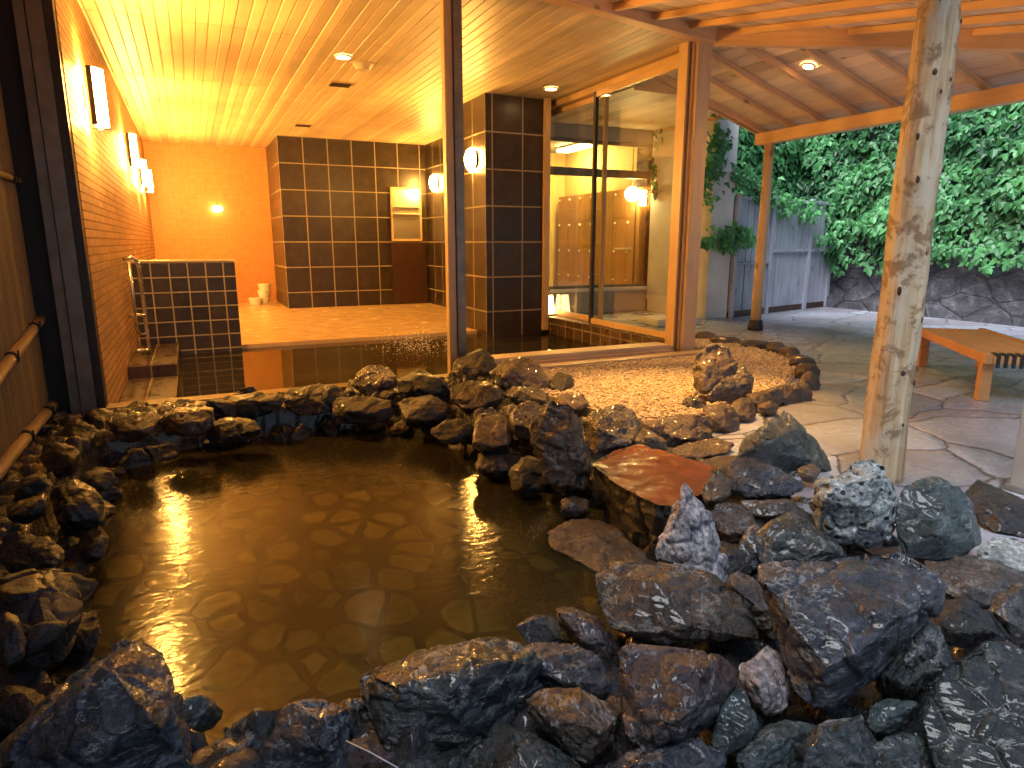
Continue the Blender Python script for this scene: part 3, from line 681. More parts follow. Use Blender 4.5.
slab('roof_cover', [(4.6, 5.5, zs(4.6) + .03), (6.95, 1.8, zs(6.95) + .03), (6.95, 6.82, zs(6.95) + .03), (4.6, 6.82, zs(4.6) + .03)], .03, 'dark_metal')
slab('roof_cover', [(-2.2, 1.75, zf(1.75) + .03), (6.95, 1.75, zf(1.75) + .03), (4.75, 5.55, zf(5.55) + .03), (-2.2, 5.55, zf(5.55) + .03)], .03, 'dark_metal')
upv = Vector((0, 0, 1))
bar('beam', (-1.5, ceil_front(-1.5) - .08, 3.11), (4.86, 5.50, 3.11), .12, .15, 'beam_x', rf)     # along the ceiling edge
bar('beam', (4.80, 5.48, 3.10), (XO, YO, 2.52), .11, .15, 'beam_x', rf)                          # hip
bar('beam', (XO, 2.0, 2.43), (XO, 6.72, 2.43), .13, .14, 'beam_x', rf)
bar('beam', (-2.2, 2.05, 2.41), (XO + .2, 2.05, 2.41), .13, .14, 'beam_x', rf)
y = 6.28 - .45 * 9
ys = [6.28 + .45 * k for k in range(-9, 2)]
for y in ys:
    xs = 4.86 if y > 5.4 else 4.77 + (XO - 4.77) * (5.5 - y) / (5.5 - YO) + .09
    if xs > 6.5: continue
    bar('rafter', (xs, y, zs(xs) - .034), (6.93, y, zs(6.93) - .034), .042, .06, 'beam_x', rf)
for k in range(-13, 11):
    x = 4.40 + .49 * k
    ye = 5.42 - .195 * max(0, 4.77 - x) if x < 4.77 else 5.5 - (x - 4.77) * (5.5 - YO) / (XO - 4.77) - .1
    if x > 6.4 or ye < 2.2: continue
    bar('rafter', (x, ye, zf(ye) - .030), (x, 1.85, zf(1.85) - .030), .045, .055, 'beam_x', rf)
bar('fascia', (4.86, 6.80, zs(4.86) - .03), (6.93, 6.80, zs(6.93) - .03), .025, .10, 'beam_x', rf)
bar('fascia', (6.97, 1.8, 2.53), (6.97, 6.82, 2.53), .025, .12, 'beam_x', rf)
# downlight under side roof, tilted with the boards
lp = Vector((5.76, 5.17, zs(5.76) - .004))
t = downlight(0, 0, 0, 'small round light recessed between the rafters of the timber canopy', power=60, r=.05)
t.rotation_euler = (0, math.atan(SS), 0); t.location = lp
t = downlight(0, 0, 0, 'small round light under the front slope of the canopy above the gravel', power=420, cone=58)
t.rotation_euler = (-math.atan(SF), 0, 0); t.location = (3.1, 4.1, zf(4.1) - .004)
# log post
def wob(p, a): return noise.noise(Vector(p)) * a
t = empty('log_post', (3.0, 2.03, 0), 'thick peeled log post with dark knots carrying the canopy, behind the pale pitted rock', 'post')
bm = bmesh.new(); seg = 40; rings = []
KN = [(2.32, -1.9), (2.06, -1.35), (1.86, -2.35), (1.83, -1.55), (1.78, -2.0), (1.46, -1.35), (1.42, -2.5), (1.10, -1.7), (.93, -2.7), (.80, -1.5), (.55, -2.1), (.50, -1.3), (.30, -1.8), (1.60, -2.7), (2.15, -2.5)]
for i in range(121):
    z = -.1 + 2.48 * i / 120; r0 = .098 - .006 * z
    ring = []
    for k in range(seg):
        a = 2 * math.pi * k / seg
        r_ = r0 + wob((math.cos(a) * 1.3, math.sin(a) * 1.3, z * 1.6), .012) + wob((math.cos(a) * 4, math.sin(a) * 4, z * 3 + 7), .005)
        for kz, ka in KN:
            dd = ((z - kz) / .035) ** 2 + (((a - ka + math.pi) % (2 * math.pi) - math.pi) / .30) ** 2
            r_ += .008 * math.exp(-dd)
        ring.append(bm.verts.new((3.0 + wob((0, 0, z * 1.1), .02) + r_ * math.cos(a), 2.03 + r_ * math.sin(a), z)))
    rings.append(ring)
for i in range(120):
    for k in range(seg): bm.faces.new((rings[i][k], rings[i][(k + 1) % seg], rings[i + 1][(k + 1) % seg], rings[i + 1][k]))
bm.faces.new(rings[-1])
link('trunk', tomesh(bm, 's', True), 'log', t)
for kz, ka in KN:
    bm = bmesh.new()
    r_ = .098 - .006 * kz + wob((math.cos(ka) * 1.3, math.sin(ka) * 1.3, kz * 1.6), .012) + wob((math.cos(ka) * 4, math.sin(ka) * 4, kz * 3 + 7), .005) + .006
    s_ = random.uniform(.007, .013)
    bmesh.ops.create_uvsphere(bm, u_segments=10, v_segments=6, radius=1, matrix=Matrix.Translation((3.0 + wob((0, 0, kz * 1.1), .02) + r_ * math.cos(ka), 2.03 + r_ * math.sin(ka), kz)) @ Matrix.Rotation(ka, 4, 'Z') @ Matrix.Diagonal((.003, s_, s_ * random.uniform(1.1, 2), 1)))
    link('knot', tomesh(bm, 's', True), 'knot', t)
# thin post with shoe
t = empty('canopy_post', (XO, 6.53, 0), 'slim round canopy post on a black shoe, beside the gravel bed', 'post')
tube('shaft', [(XO, 6.53, .10), (XO, 6.53, .8), (XO + .01, 6.53, 1.6), (XO, 6.53, 2.36)], [.068, .066, .062, .060], 'post_wood', t, 20)
tube('shoe', [(XO, 6.53, .001), (XO, 6.53, .03), (XO, 6.53, .13), (XO, 6.53, .135)], [.10, .10, .085, .08], 'black', t, 20)
# cream board post at the right edge
t = empty('cream_post', (3.55, 1.58, 0), 'broad cream painted upright at the right edge of the patio', 'post')
box('board', (3.40, 3.62, 1.45, 1.66, .0, 2.33), 'cream', t, .006); box('plinth', (3.385, 3.64, 1.435, 1.675, .001, .03), 'concrete', t, .004)

# ------------------------------------------------------------------ bamboo fence at left
XFN = -.95
t = empty('bamboo_fence', (XFN, 3.5, 0), 'brown bamboo screen fence left of the pool with bamboo cross poles', 'fence')
bm = bmesh.new(); y = -3.0
while y < 5.46:
    wd = random.uniform(.022, .034); xx = XFN - .05 + random.uniform(-.004, .004)
    tubemesh(bm, [(xx, y, -.1), (xx + random.uniform(-.003, .003), y, 1.3), (xx, y, 3.2)], wd / 2, 7, False); y += wd * .97
link('bamboo_screen', tomesh(bm, 's', True), 'bamboo_mat', t)
box('backing', (XFN - .12, XFN - .07, -3.0, 5.46, -.1, 3.2), 'dark_panel', t)
def bpole(y0_, z0_, y1_, z1_, r_):
    pts, rs = [], []; n = 28
    for i in range(n + 1):
        f = i / n; nd = (i % 7 == 0); pts.append((XFN - .02 + .001 * (i % 3), y0_ + (y1_ - y0_) * f, z0_ + (z1_ - z0_) * f)); rs.append(r_ * (1.12 if nd else 1))
    o = tube('cross_pole', pts, rs, 'bamboo', t, 14)
    for f in (.18, .45, .72, .93):
        bm = bmesh.new()
        yy = y0_ + (y1_ - y0_) * f; zz = z0_ + (z1_ - z0_) * f
        for dy in (-.02, 0, .02): bmesh.ops.create_cone(bm, cap_ends=True, segments=14, radius1=r_ * 1.22, radius2=r_ * 1.22, depth=.012, matrix=Matrix.Translation((XFN - .02, yy + dy, zz)) @ Matrix.Rotation(R(90 + dy * 500), 4, 'X'))
        barmesh(bm, (XFN + .015, yy, zz - .02), (XFN + .03, yy - .05, zz + .05), .008, .006)
        link('binding', tomesh(bm, 's'), 'black', o)
bpole(2.2, .19, 5.44, .63, .032); bpole(2.4, 0.03, 5.44, .03, .034); bpole(2.4, 1.54, 5.44, 1.54, .020)

t = empty('sun_blocker', (-4, 2, 0), 'tall plain block added out of view beyond the bamboo fence to block the sun', 'building')
box('wall', (-7, -2.6, -8, 9, -.5, 9.0), 'grey_plaster', t, 0); prism('roof', [(-7.4, -8.4), (-2.3, -8.4), (-2.3, 9.4), (-7.4, 9.4)], 9.002, 9.25, 'dark_metal', t)  # unseen mass with a lid, added to keep sun off the near rocks
# ------------------------------------------------------------------ garden walls, fence, ivy
XW, YV = 10.42, 9.35
def rough_wall(name, o0, ud, L, hgt, label, nrm):
    bm = bmesh.new(); nu, nv = int(L / .06), int(hgt / .06); vv = []
    for j in range(nv + 1):
        for i in range(nu + 1):
            u_, z_ = L * i / nu, hgt * j / nv; p = Vector(o0) + Vector(ud) * u_ + Vector((0, 0, z_))
            d_, _ = noise.voronoi(Vector((u_ * 1.8, z_ * 3.0, 0)))
            e = min(1, (d_[1] - d_[0]) * 3); amp = .035 * e + .04 * noise.fractal(Vector((u_ * 4, z_ * 5, 1)), 1, 2, 4)
            if z_ < .22: amp = .11 + .01 * noise.noise(Vector((u_ * 5, z_ * 9, 0)))
            vv.append(bm.verts.new(p + Vector(nrm) * amp))
    for j in range(nv):
        for i in range(nu): a = j * (nu + 1) + i; bm.faces.new((vv[a], vv[a + 1], vv[a + nu + 2], vv[a + nu + 1]))
    # back and top
    bk = [bm.verts.new(Vector(o0) + Vector(ud) * u_ + Vector((0, 0, z_)) - Vector(nrm) * .3) for u_, z_ in ((0, 0), (L, 0), (L, hgt), (0, hgt))]
    bm.faces.new(bk)
    return tag(link(name, tomesh(bm, name, True), 'stone_wall'), label, 'wall')
rough_wall('stone_wall', (XW, YV, 0), (0, -1, 0), 9.5, 4.6, 'rough grey mortared stone wall under the hanging ivy behind the bench', (-1, 0, 0))
rough_wall('stone_wall', (6.95, YV + .02, 0), (1, 0, 0), 3.5, 4.6, 'ivy covered garden wall behind the grey board fence', (0, -1, 0))
# leaves
def leaf_object(name, spots, label, kind='stuff'):
    verts, faces, tone = [], [], []
    shape = [(0, -.15), (.42, -.30), (.62, .12), (.30, .18), (.28, .5), (0, .95), (-.28, .5), (-.30, .18), (-.62, .12), (-.42, -.30)]
    for (p, nrm, s, tn) in spots:
        n_ = Vector(nrm) + Vector((random.gauss(0, .35), random.gauss(0, .35), random.gauss(.35, .3))); n_.normalize()
        dn = Vector((random.gauss(0, .45), random.gauss(0, .45), -1)); dn = (dn - n_ * dn.dot(n_)).normalized(); sd_ = dn.cross(n_)
        b0 = len(verts); c_ = Vector(p)
        verts.append(c_ + n_ * s * .10)
        for (a_, b_) in shape:
            fold = -abs(a_) * .30 - max(0, b_ - .3) * .25
            verts.append(c_ + sd_ * a_ * s + dn * b_ * s + n_ * fold * s)
        m_ = len(shape)
        for i in range(m_): faces.append((b0, b0 + 1 + i, b0 + 1 + (i + 1) % m_)); tone.append(tn)
    me = bpy.data.meshes.new(name); me.from_pydata([tuple(v) for v in verts], [], faces); me.update()
    ca = me.color_attributes.new('tone', 'FLOAT_COLOR', 'CORNER')
    arr = np.repeat(np.array(tone, dtype=np.float32), 3); buf = np.ones((len(arr), 4), np.float32); buf[:, 0] = arr; buf[:, 1] = arr; buf[:, 2] = arr
    ca.data.foreach_set('color', buf.ravel())
    o = link(name, me, 'leaf'); return tag(o, label, 'ivy', None, kind)
rnd = random.Random(3)
def tone_at(p): return max(0, min(1, .5 + .55 * noise.noise(p * 1.6) + rnd.gauss(0, .22)))
sp = []
for _ in range(11500):                       # right hand wall
    y = rnd.uniform(2.0, 9.3); z = rnd.uniform(.2, 4.55)
    low = .78 + .38 * noise.noise(Vector((y * 1.4, 0, 5))) + .25 * noise.noise(Vector((y * 4.5, 0, 9)))
    if z < low or (z < low + .5 and rnd.random() < .45 + .4 * noise.noise(Vector((y * 3, z * 3, 2)))): continue
    bulge = .22 + .22 * noise.noise(Vector((y * 1.5, z * 1.8, 0))) + .1 * noise.noise(Vector((y * 4, z * 4, 4)))
    dd = bulge * rnd.uniform(.25, 1.0) ** .5
    p = Vector((XW - .06 - max(.02, dd), y, z)); sp.append((p, (-1, 0, 0), rnd.uniform(.065, .155), tone_at(p)))
leaf_object('ivy', sp, 'dense green ivy hanging over the long stone wall behind the patio')
sp = []
for _ in range(5200):                        # wall behind the fence, spilling over it
    x = rnd.uniform(6.95, 10.35); z = rnd.uniform(1.35, 4.55)
    if z < 1.9 + .3 * noise.noise(Vector((x * 2, 0, 1))): continue
    bulge = .25 + .22 * noise.noise(Vector((x * 1.5, z * 1.8, 7)))
    p = Vector((x, YV - .06 - max(.02, bulge * rnd.uniform(.2, 1)), z)); sp.append((p, (0, -1, 0), rnd.uniform(.065, .155), tone_at(p)))
leaf_object('ivy', sp, 'green ivy rising above the grey board fence')
# grey fence from pier to corner, at a slight angle
A, B = Vector((7.42, 7.80, 0)), Vector((10.34, 8.46, 0)); fd = (B - A).normalized(); fn = Vector((fd.y, -fd.x, 0)); FL = (B - A).length
t = empty('board_fence', A, 'weathered grey vertical board fence between the pier and the stone wall', 'fence')
bm = bmesh.new(); u_ = 0
while u_ < FL - .02:
    wd = min(random.uniform(.13, .2), FL - u_); jj = random.uniform(-.006, .006)
    for (za, zb) in ((.10, .98 if u_ > 1 else .80), (1.03 if u_ > 1 else .85, 1.78)):
        q = [A + fd * (u_ + .004), A + fd * (u_ + wd - .004)]
        vs_ = [bm.verts.new(Vector((p.x, p.y, z)) + fn * (jj + o_)) for z in (za, zb) for o_ in (-.012, .012) for p in q]
        for f in ((0, 2, 3, 1), (4, 5, 7, 6), (0, 1, 5, 4), (2, 6, 7, 3), (0, 4, 6, 2), (1, 3, 7, 5)): bm.faces.new([vs_[i] for i in f])
    u_ += wd
link('boards', tomesh(bm, 's'), 'fence_grey', t)
def fbar(z, h_, u0, u1, nm='rail', th=.05): 
    return bar(nm, A + fd * u0 + Vector((0, 0, z)) + fn * .03, A + fd * u1 + Vector((0, 0, z)) + fn * .03, th, h_, 'fence_grey', t)
fbar(1.80, .05, 0, FL); fbar(1.005, .045, 1.0, FL); fbar(.825, .04, 0, 1.0)
bar('base_board', A + Vector((0, 0, .05)), B + Vector((0, 0, .05)), .04, .10, 'dark_panel', t)
for u_ in (.03, 1.0, 2.2, FL - .03): 
    q = A + fd * u_ + fn * .035; box('post', (q.x - .035, q.x + .035, q.y - .03, q.y + .03, 0, 1.86), 'fence_grey', t)
sp = []
def spray(c, n, rx, ry, rz, nrm):
    for _ in range(n):
        p = Vector((rnd.gauss(c[0], rx), rnd.gauss(c[1], ry), rnd.gauss(c[2], rz))); sp.append((p, nrm, rnd.uniform(.055, .095), min(1, tone_at(p) + .2)))
for px, py, n, rr in ((760, 190, 90, .16), (790, 205, 80, .18), (812, 212, 60, .15), (745, 178, 60, .15), (825, 240, 30, .10), (775, 200, 30, .12)):
    c = at_y(px, py, 7.95); k_ = A + fd * ((c.x - A.x) / fd.x); c = at_y(px, py, k_.y - .12); spray(c, n, rr, .05, rr * .55, (0, -1, 0))
leaf_object('ivy', sp, 'bright ivy sprays hanging over the top of the grey board fence')
sp = []
for px, py, n, rr, rz_ in ((716, 160, 120, .09, .22), (722, 145, 70, .1, .12), (708, 180, 60, .05, .16)):
    c = at_y(px, py, 7.72); spray(c, n, rr, .05, rz_, (0, -1, 0))
leaf_object('ivy', sp, 'dark ivy clinging to the top of the pale grey pier')
sp = []
for px, py, n, rr in ((706, 242, 45, .06), (722, 238, 60, .10), (737, 232, 70, .12), (745, 240, 60, .10), (730, 248, 20, .08)):
    c = at_y(px, py, 7.66); spray(c, n, rr, .05, rr * .6, (0, -1, 0))
o = leaf_object('leafy_branch', sp, 'leafy green branch growing across the pier behind the slim post', 'thing')
o['category'] = 'plant'
tube('stem', [at_y(704, 247, 7.72), at_y(720, 240, 7.70), at_y(748, 236, 7.7), at_y(766, 240, 7.72)], .012, 'bench_wood', o, 6)
# bench
t = empty('garden_bench', (6.0, 3.5, 0), 'low orange wooden bench with woven dark straps at its end, on the patio', 'bench')
Cb = [at_z(915, 326, .36), at_z(962, 320, .36), at_z(1030, 349, .36), at_z(986, 354, .36)]
c0 = (Cb[0] + Cb[3]) / 2
ax = (Cb[0] - Cb[3]); ax.z = 0; Lb = ax.length; ax.normalize(); sx = Vector((ax.y, -ax.x, 0)); Wb = .58
O = Vector((Cb[3].x, Cb[3].y, 0))
def bpt(u, v, z): return O + ax * u + sx * v + Vector((0, 0, z))
def bbox(nm, u0, u1, v0, v1, z0, z1, mat, par):
    a_ = bpt(u0, (v0 + v1) / 2, (z0 + z1) / 2); b_ = bpt(u1, (v0 + v1) / 2, (z0 + z1) / 2)
    return bar(nm, a_, b_, abs(v1 - v0), z1 - z0, mat, par)
bbox('side_rail', 0, Lb, 0, .05, .285, .36, 'bench_wood', t); bbox('side_rail', 0, Lb, Wb - .05, Wb, .285, .36, 'bench_wood', t)
bbox('end_rail', 0, .04, .052, Wb - .052, .285, .345, 'bench_wood', t); bbox('end_rail', Lb - .04, Lb, .052, Wb - .052, .285, .345, 'bench_wood', t)
for k in range(11): 
    v0 = .058 + k * (Wb - .116) / 11; bbox('slat', .042, Lb - .042, v0, v0 + (Wb - .116) / 11 - .006, .325, .352, 'bench_wood', t)
bm = bmesh.new()
for k in range(9):
    v0 = .07 + k * (Wb - .14) / 9; a_ = bpt(-.006, v0 + .012, .30)
    barmesh(bm, bpt(-.004, v0 + .012, .262), bpt(-.004, v0 + .012, .356), .024, .008, ax); barmesh(bm, bpt(-.008, v0 + .012, .358), bpt(.10, v0 + .012, .358), .024, .006)
link('strap', tomesh(bm, 's'), 'black', t)
for u_, v_ in ((.05, .0), (.05, Wb - .09), (Lb - .22, .0), (Lb - .22, Wb - .09)):
    a_, b_ = bpt(u_ + .045, v_ + .047, 0), bpt(u_ + .045, v_ + .047, .283)
    bar('leg', a_, b_, .075, .075, 'bench_wood', t, up=ax)

# ------------------------------------------------------------------ gravel bed
GR = [at_z(x, y, 0) for x, y in ((560, 385), (600, 428), (655, 440), (700, 420), (752, 402), (806, 392), (798, 362), (765, 347), (700, 336))]
GP = [(p.x, p.y) for p in GR] + [(4.9, 5.25), (2.5, 5.25)]
GP = [(2.3, 5.2), (2.35, 4.3), (2.5, 3.4), (2.95, 3.3), (3.55, 3.55), (4.25, 3.75), (4.9, 4.2), (5.35, 4.75), (5.55, 5.6), (5.45, 6.2), (4.9, 6.3), (4.9, 5.2)]
M['sand'] = simple('coarse sand', (.42, .33, .22), .7)
S(prism('gravel_base', GP, -.2, .012, 'sand'))
bm = bmesh.new(); ng = 0; protos = []
for i in range(5):
    b2 = bmesh.new(); bmesh.ops.create_icosphere(b2, subdivisions=1, radius=1)
    protos.append(([v.co * random.uniform(.75, 1.15) for v in b2.verts], [[v.index for v in f.verts] for f in b2.faces])); b2.free()
V, Fc = [], []
while ng < 15000:
    x, y = random.uniform(2.3, 5.6), random.uniform(3.2, 6.3)
    if sdist(x, y, GP) > -.02: continue
    pv, pf = random.choice(protos); s_ = random.uniform(.007, .014); a_ = random.uniform(0, 6.3); b0 = len(V)
    m_ = Matrix.Translation((x, y, .014 + random.uniform(0, .014))) @ Matrix.Rotation(a_, 4, 'Z') @ Matrix.Rotation(random.uniform(-.5, .5), 4, 'X') @ Matrix.Diagonal((s_ * 1.25, s_, s_ * .75, 1))
    V += [tuple(m_ @ v) for v in pv]; Fc += [tuple(b0 + i for i in f) for f in pf]; ng += 1
me = bpy.data.meshes.new('gravel'); me.from_pydata(V, [], Fc); me.update(); me.shade_smooth()
b = NB('golden gravel'); M['gravel'] = b.bsdf(b.ramp(b.noise(b.coord(), 45, 2), [(.3, (.40, .31, .20)), (.5, (.58, .47, .32)), (.7, (.75, .66, .52))]), .5)
tag(link('gravel', me, 'gravel'), 'pale pebbles filling the bed beside the corner post', 'gravel', None, 'stuff')

# ------------------------------------------------------------------ rocks
dg_tmp = bpy.data.scenes.new('tmp')
def rockmesh(points, voxel, seed, amp, strata, chips=9):
    bm = bmesh.new()
    for p in points: bm.verts.new(p)
    r_ = bmesh.ops.convex_hull(bm, input=bm.verts[:])
    junk = [e for e in r_['geom_interior'] + r_['geom_unused'] if isinstance(e, bmesh.types.BMVert)]
    bmesh.ops.delete(bm, geom=list(set(junk)), context='VERTS')
    rr0 = random.Random(seed * 1000); cen = sum((v.co for v in bm.verts), Vector()) / len(bm.verts)
    for _ in range(chips):
        d_ = Vector((rr0.gauss(0, 1), rr0.gauss(0, 1), rr0.gauss(0, 1))).normalized()
        ext = max((v.co - cen).dot(d_) for v in bm.verts)
        bmesh.ops.bisect_plane(bm, geom=bm.verts[:] + bm.edges[:] + bm.faces[:], plane_co=cen + d_ * ext * rr0.uniform(.82, .93), plane_no=d_, clear_outer=True)
        bmesh.ops.holes_fill(bm, edges=[e for e in bm.edges if e.is_boundary])
    me = bpy.data.meshes.new('h'); bm.to_mesh(me); bm.free()
    o = bpy.data.objects.new('h', me); dg_tmp.collection.objects.link(o)
    md = o.modifiers.new('r', 'REMESH'); md.mode = 'VOXEL'; md.voxel_size = voxel; md.adaptivity = 0
    vl = dg_tmp.view_layers[0]; vl.update(); dg = vl.depsgraph
    me2 = bpy.data.meshes.new_from_object(o.evaluated_get(dg)); bpy.data.objects.remove(o); bpy.data.meshes.remove(me)
    n = len(me2.vertices); co = np.empty(n * 3, np.float32); me2.vertices.foreach_get('co', co); no = np.empty(n * 3, np.float32); me2.vertex_normals.foreach_get('vector', no)
    co = co.reshape(-1, 3); no = no.reshape(-1, 3)
    size = float(np.ptp(co, axis=0).mean()); f1 = 2.6 / size; f2 = 4.2 / size; rr = random.Random(seed); off = Vector((rr.uniform(0, 99), rr.uniform(0, 99), rr.uniform(0, 99)))
    sdv = Vector(strata).normalized(); out = np.empty(n, np.float32)
    for i in range(n):
        p = Vector(co[i].tolist()); q = p * f1 + off
        a_ = noise.fractal(q, .9, 2.1, 4)
        ls = p.dot(sdv) * f1; qs = (p * f1 * .7) + sdv * ls * 5 + off
        b_ = abs(noise.noise(qs * 1.1)) * 1.2 + noise.noise(qs * 3.1) * .5
        c_ = 1 - abs(noise.noise(q * 3.3 + off)) * 2
        st_ = ls * 7 + a_ * 2.2; st_ = (st_ - math.floor(st_)) ; dd, pp = noise.voronoi(p * f2 + off + Vector((noise.noise(q * 2), noise.noise(q * 2 + off), 0)) * .35)
        ce = noise.cell(pp[0] * 7.3 + off); eg = min(1, (dd[1] - dd[0]) * 5)
        out[i] = (a_ * .35 - b_ * .16 + c_ * .1 + ce * .75 + (eg - 1) * .5 + noise.noise(qs * 6) * .10) * amp * size
    out -= out.max() * .5
    co += no * out[:, None]
    me2.vertices.foreach_set('co', co.ravel()); me2.update(); me2.shade_smooth()
    return me2, size
def mkrock(label, pal, zc, poly, thick=.8, lean=.55, amp=.032, group=None, name='rock', strata=None, inner=(.62, .25), cat='rock', vox=1.7):
    rr = random.Random(sum(int(a * 7 + b * 13) for a, b in poly))
    cx = sum(p[0] for p in poly) / len(poly); cy = sum(p[1] for p in poly) / len(poly)
    cen = at_z(cx, cy, zc); D = (cen - CO).dot(FW); px = D / F
    hh = max(p[1] for p in poly) - min(p[1] for p in poly); ww = max(p[0] for p in poly) - min(p[0] for p in poly)
    th = thick * min(hh, ww) * px * .5
    def P(x, y, dd): return CO + ray(x, y) / F * (D + dd)
    pts = []
    ex = 1.05 + amp * .35
    for x, y in poly:
        x2, y2 = cx + (x - cx) * ex, cy + (y - cy) * ex
        pts.append(P(x2, y2, (cy - y) * px * lean + rr.uniform(-.12, .12) * th))
    for i, (x, y) in enumerate(poly):
        k = inner[0] + rr.uniform(-.25, .2)
        if i % 2 == rr.randint(0, 1): pts.append(P(cx + (x - cx) * k, cy + (y - cy) * k, -th * rr.uniform(.3, 1.1) + (cy - y) * px * lean * k))
        k = .78; q = P(cx + (x - cx) * k, cy + (y - cy) * k, th * rr.uniform(.8, 1.1) + (cy - y) * px * lean * k); q.z -= .03; pts.append(q)
    strata = strata or (rr.uniform(-.6, .6), rr.uniform(-.6, .6), 1)
    loc = sum(pts, Vector()) / len(pts)
    me, size = rockmesh([p - loc for p in pts], max(px * vox, .0035), rr.random(), amp, strata)
    o = link(name, me, pal); o.location = loc
    return tag(o, label, cat, group)
def E(cx, cy, w_, h_, rot=0, n=9):
    rr = random.Random(int(cx * 31 + cy * 17)); out = []
    for i in range(n):
        a_ = 2 * math.pi * (i + rr.uniform(-.3, .3)) / n; k = rr.uniform(.86, 1.1)
        x, y = w_ / 2 * k * math.cos(a_), h_ / 2 * k * math.sin(a_); c_, s_ = math.cos(R(rot)), math.sin(R(rot)); out.append((cx + x * c_ - y * s_, cy + x * s_ + y * c_))
    return out
G_, B_, N_, P_, D_, T_ = 'rk_green', 'rk_blue', 'rk_brown', 'rk_purple', 'rk_dark', 'rk_tan'
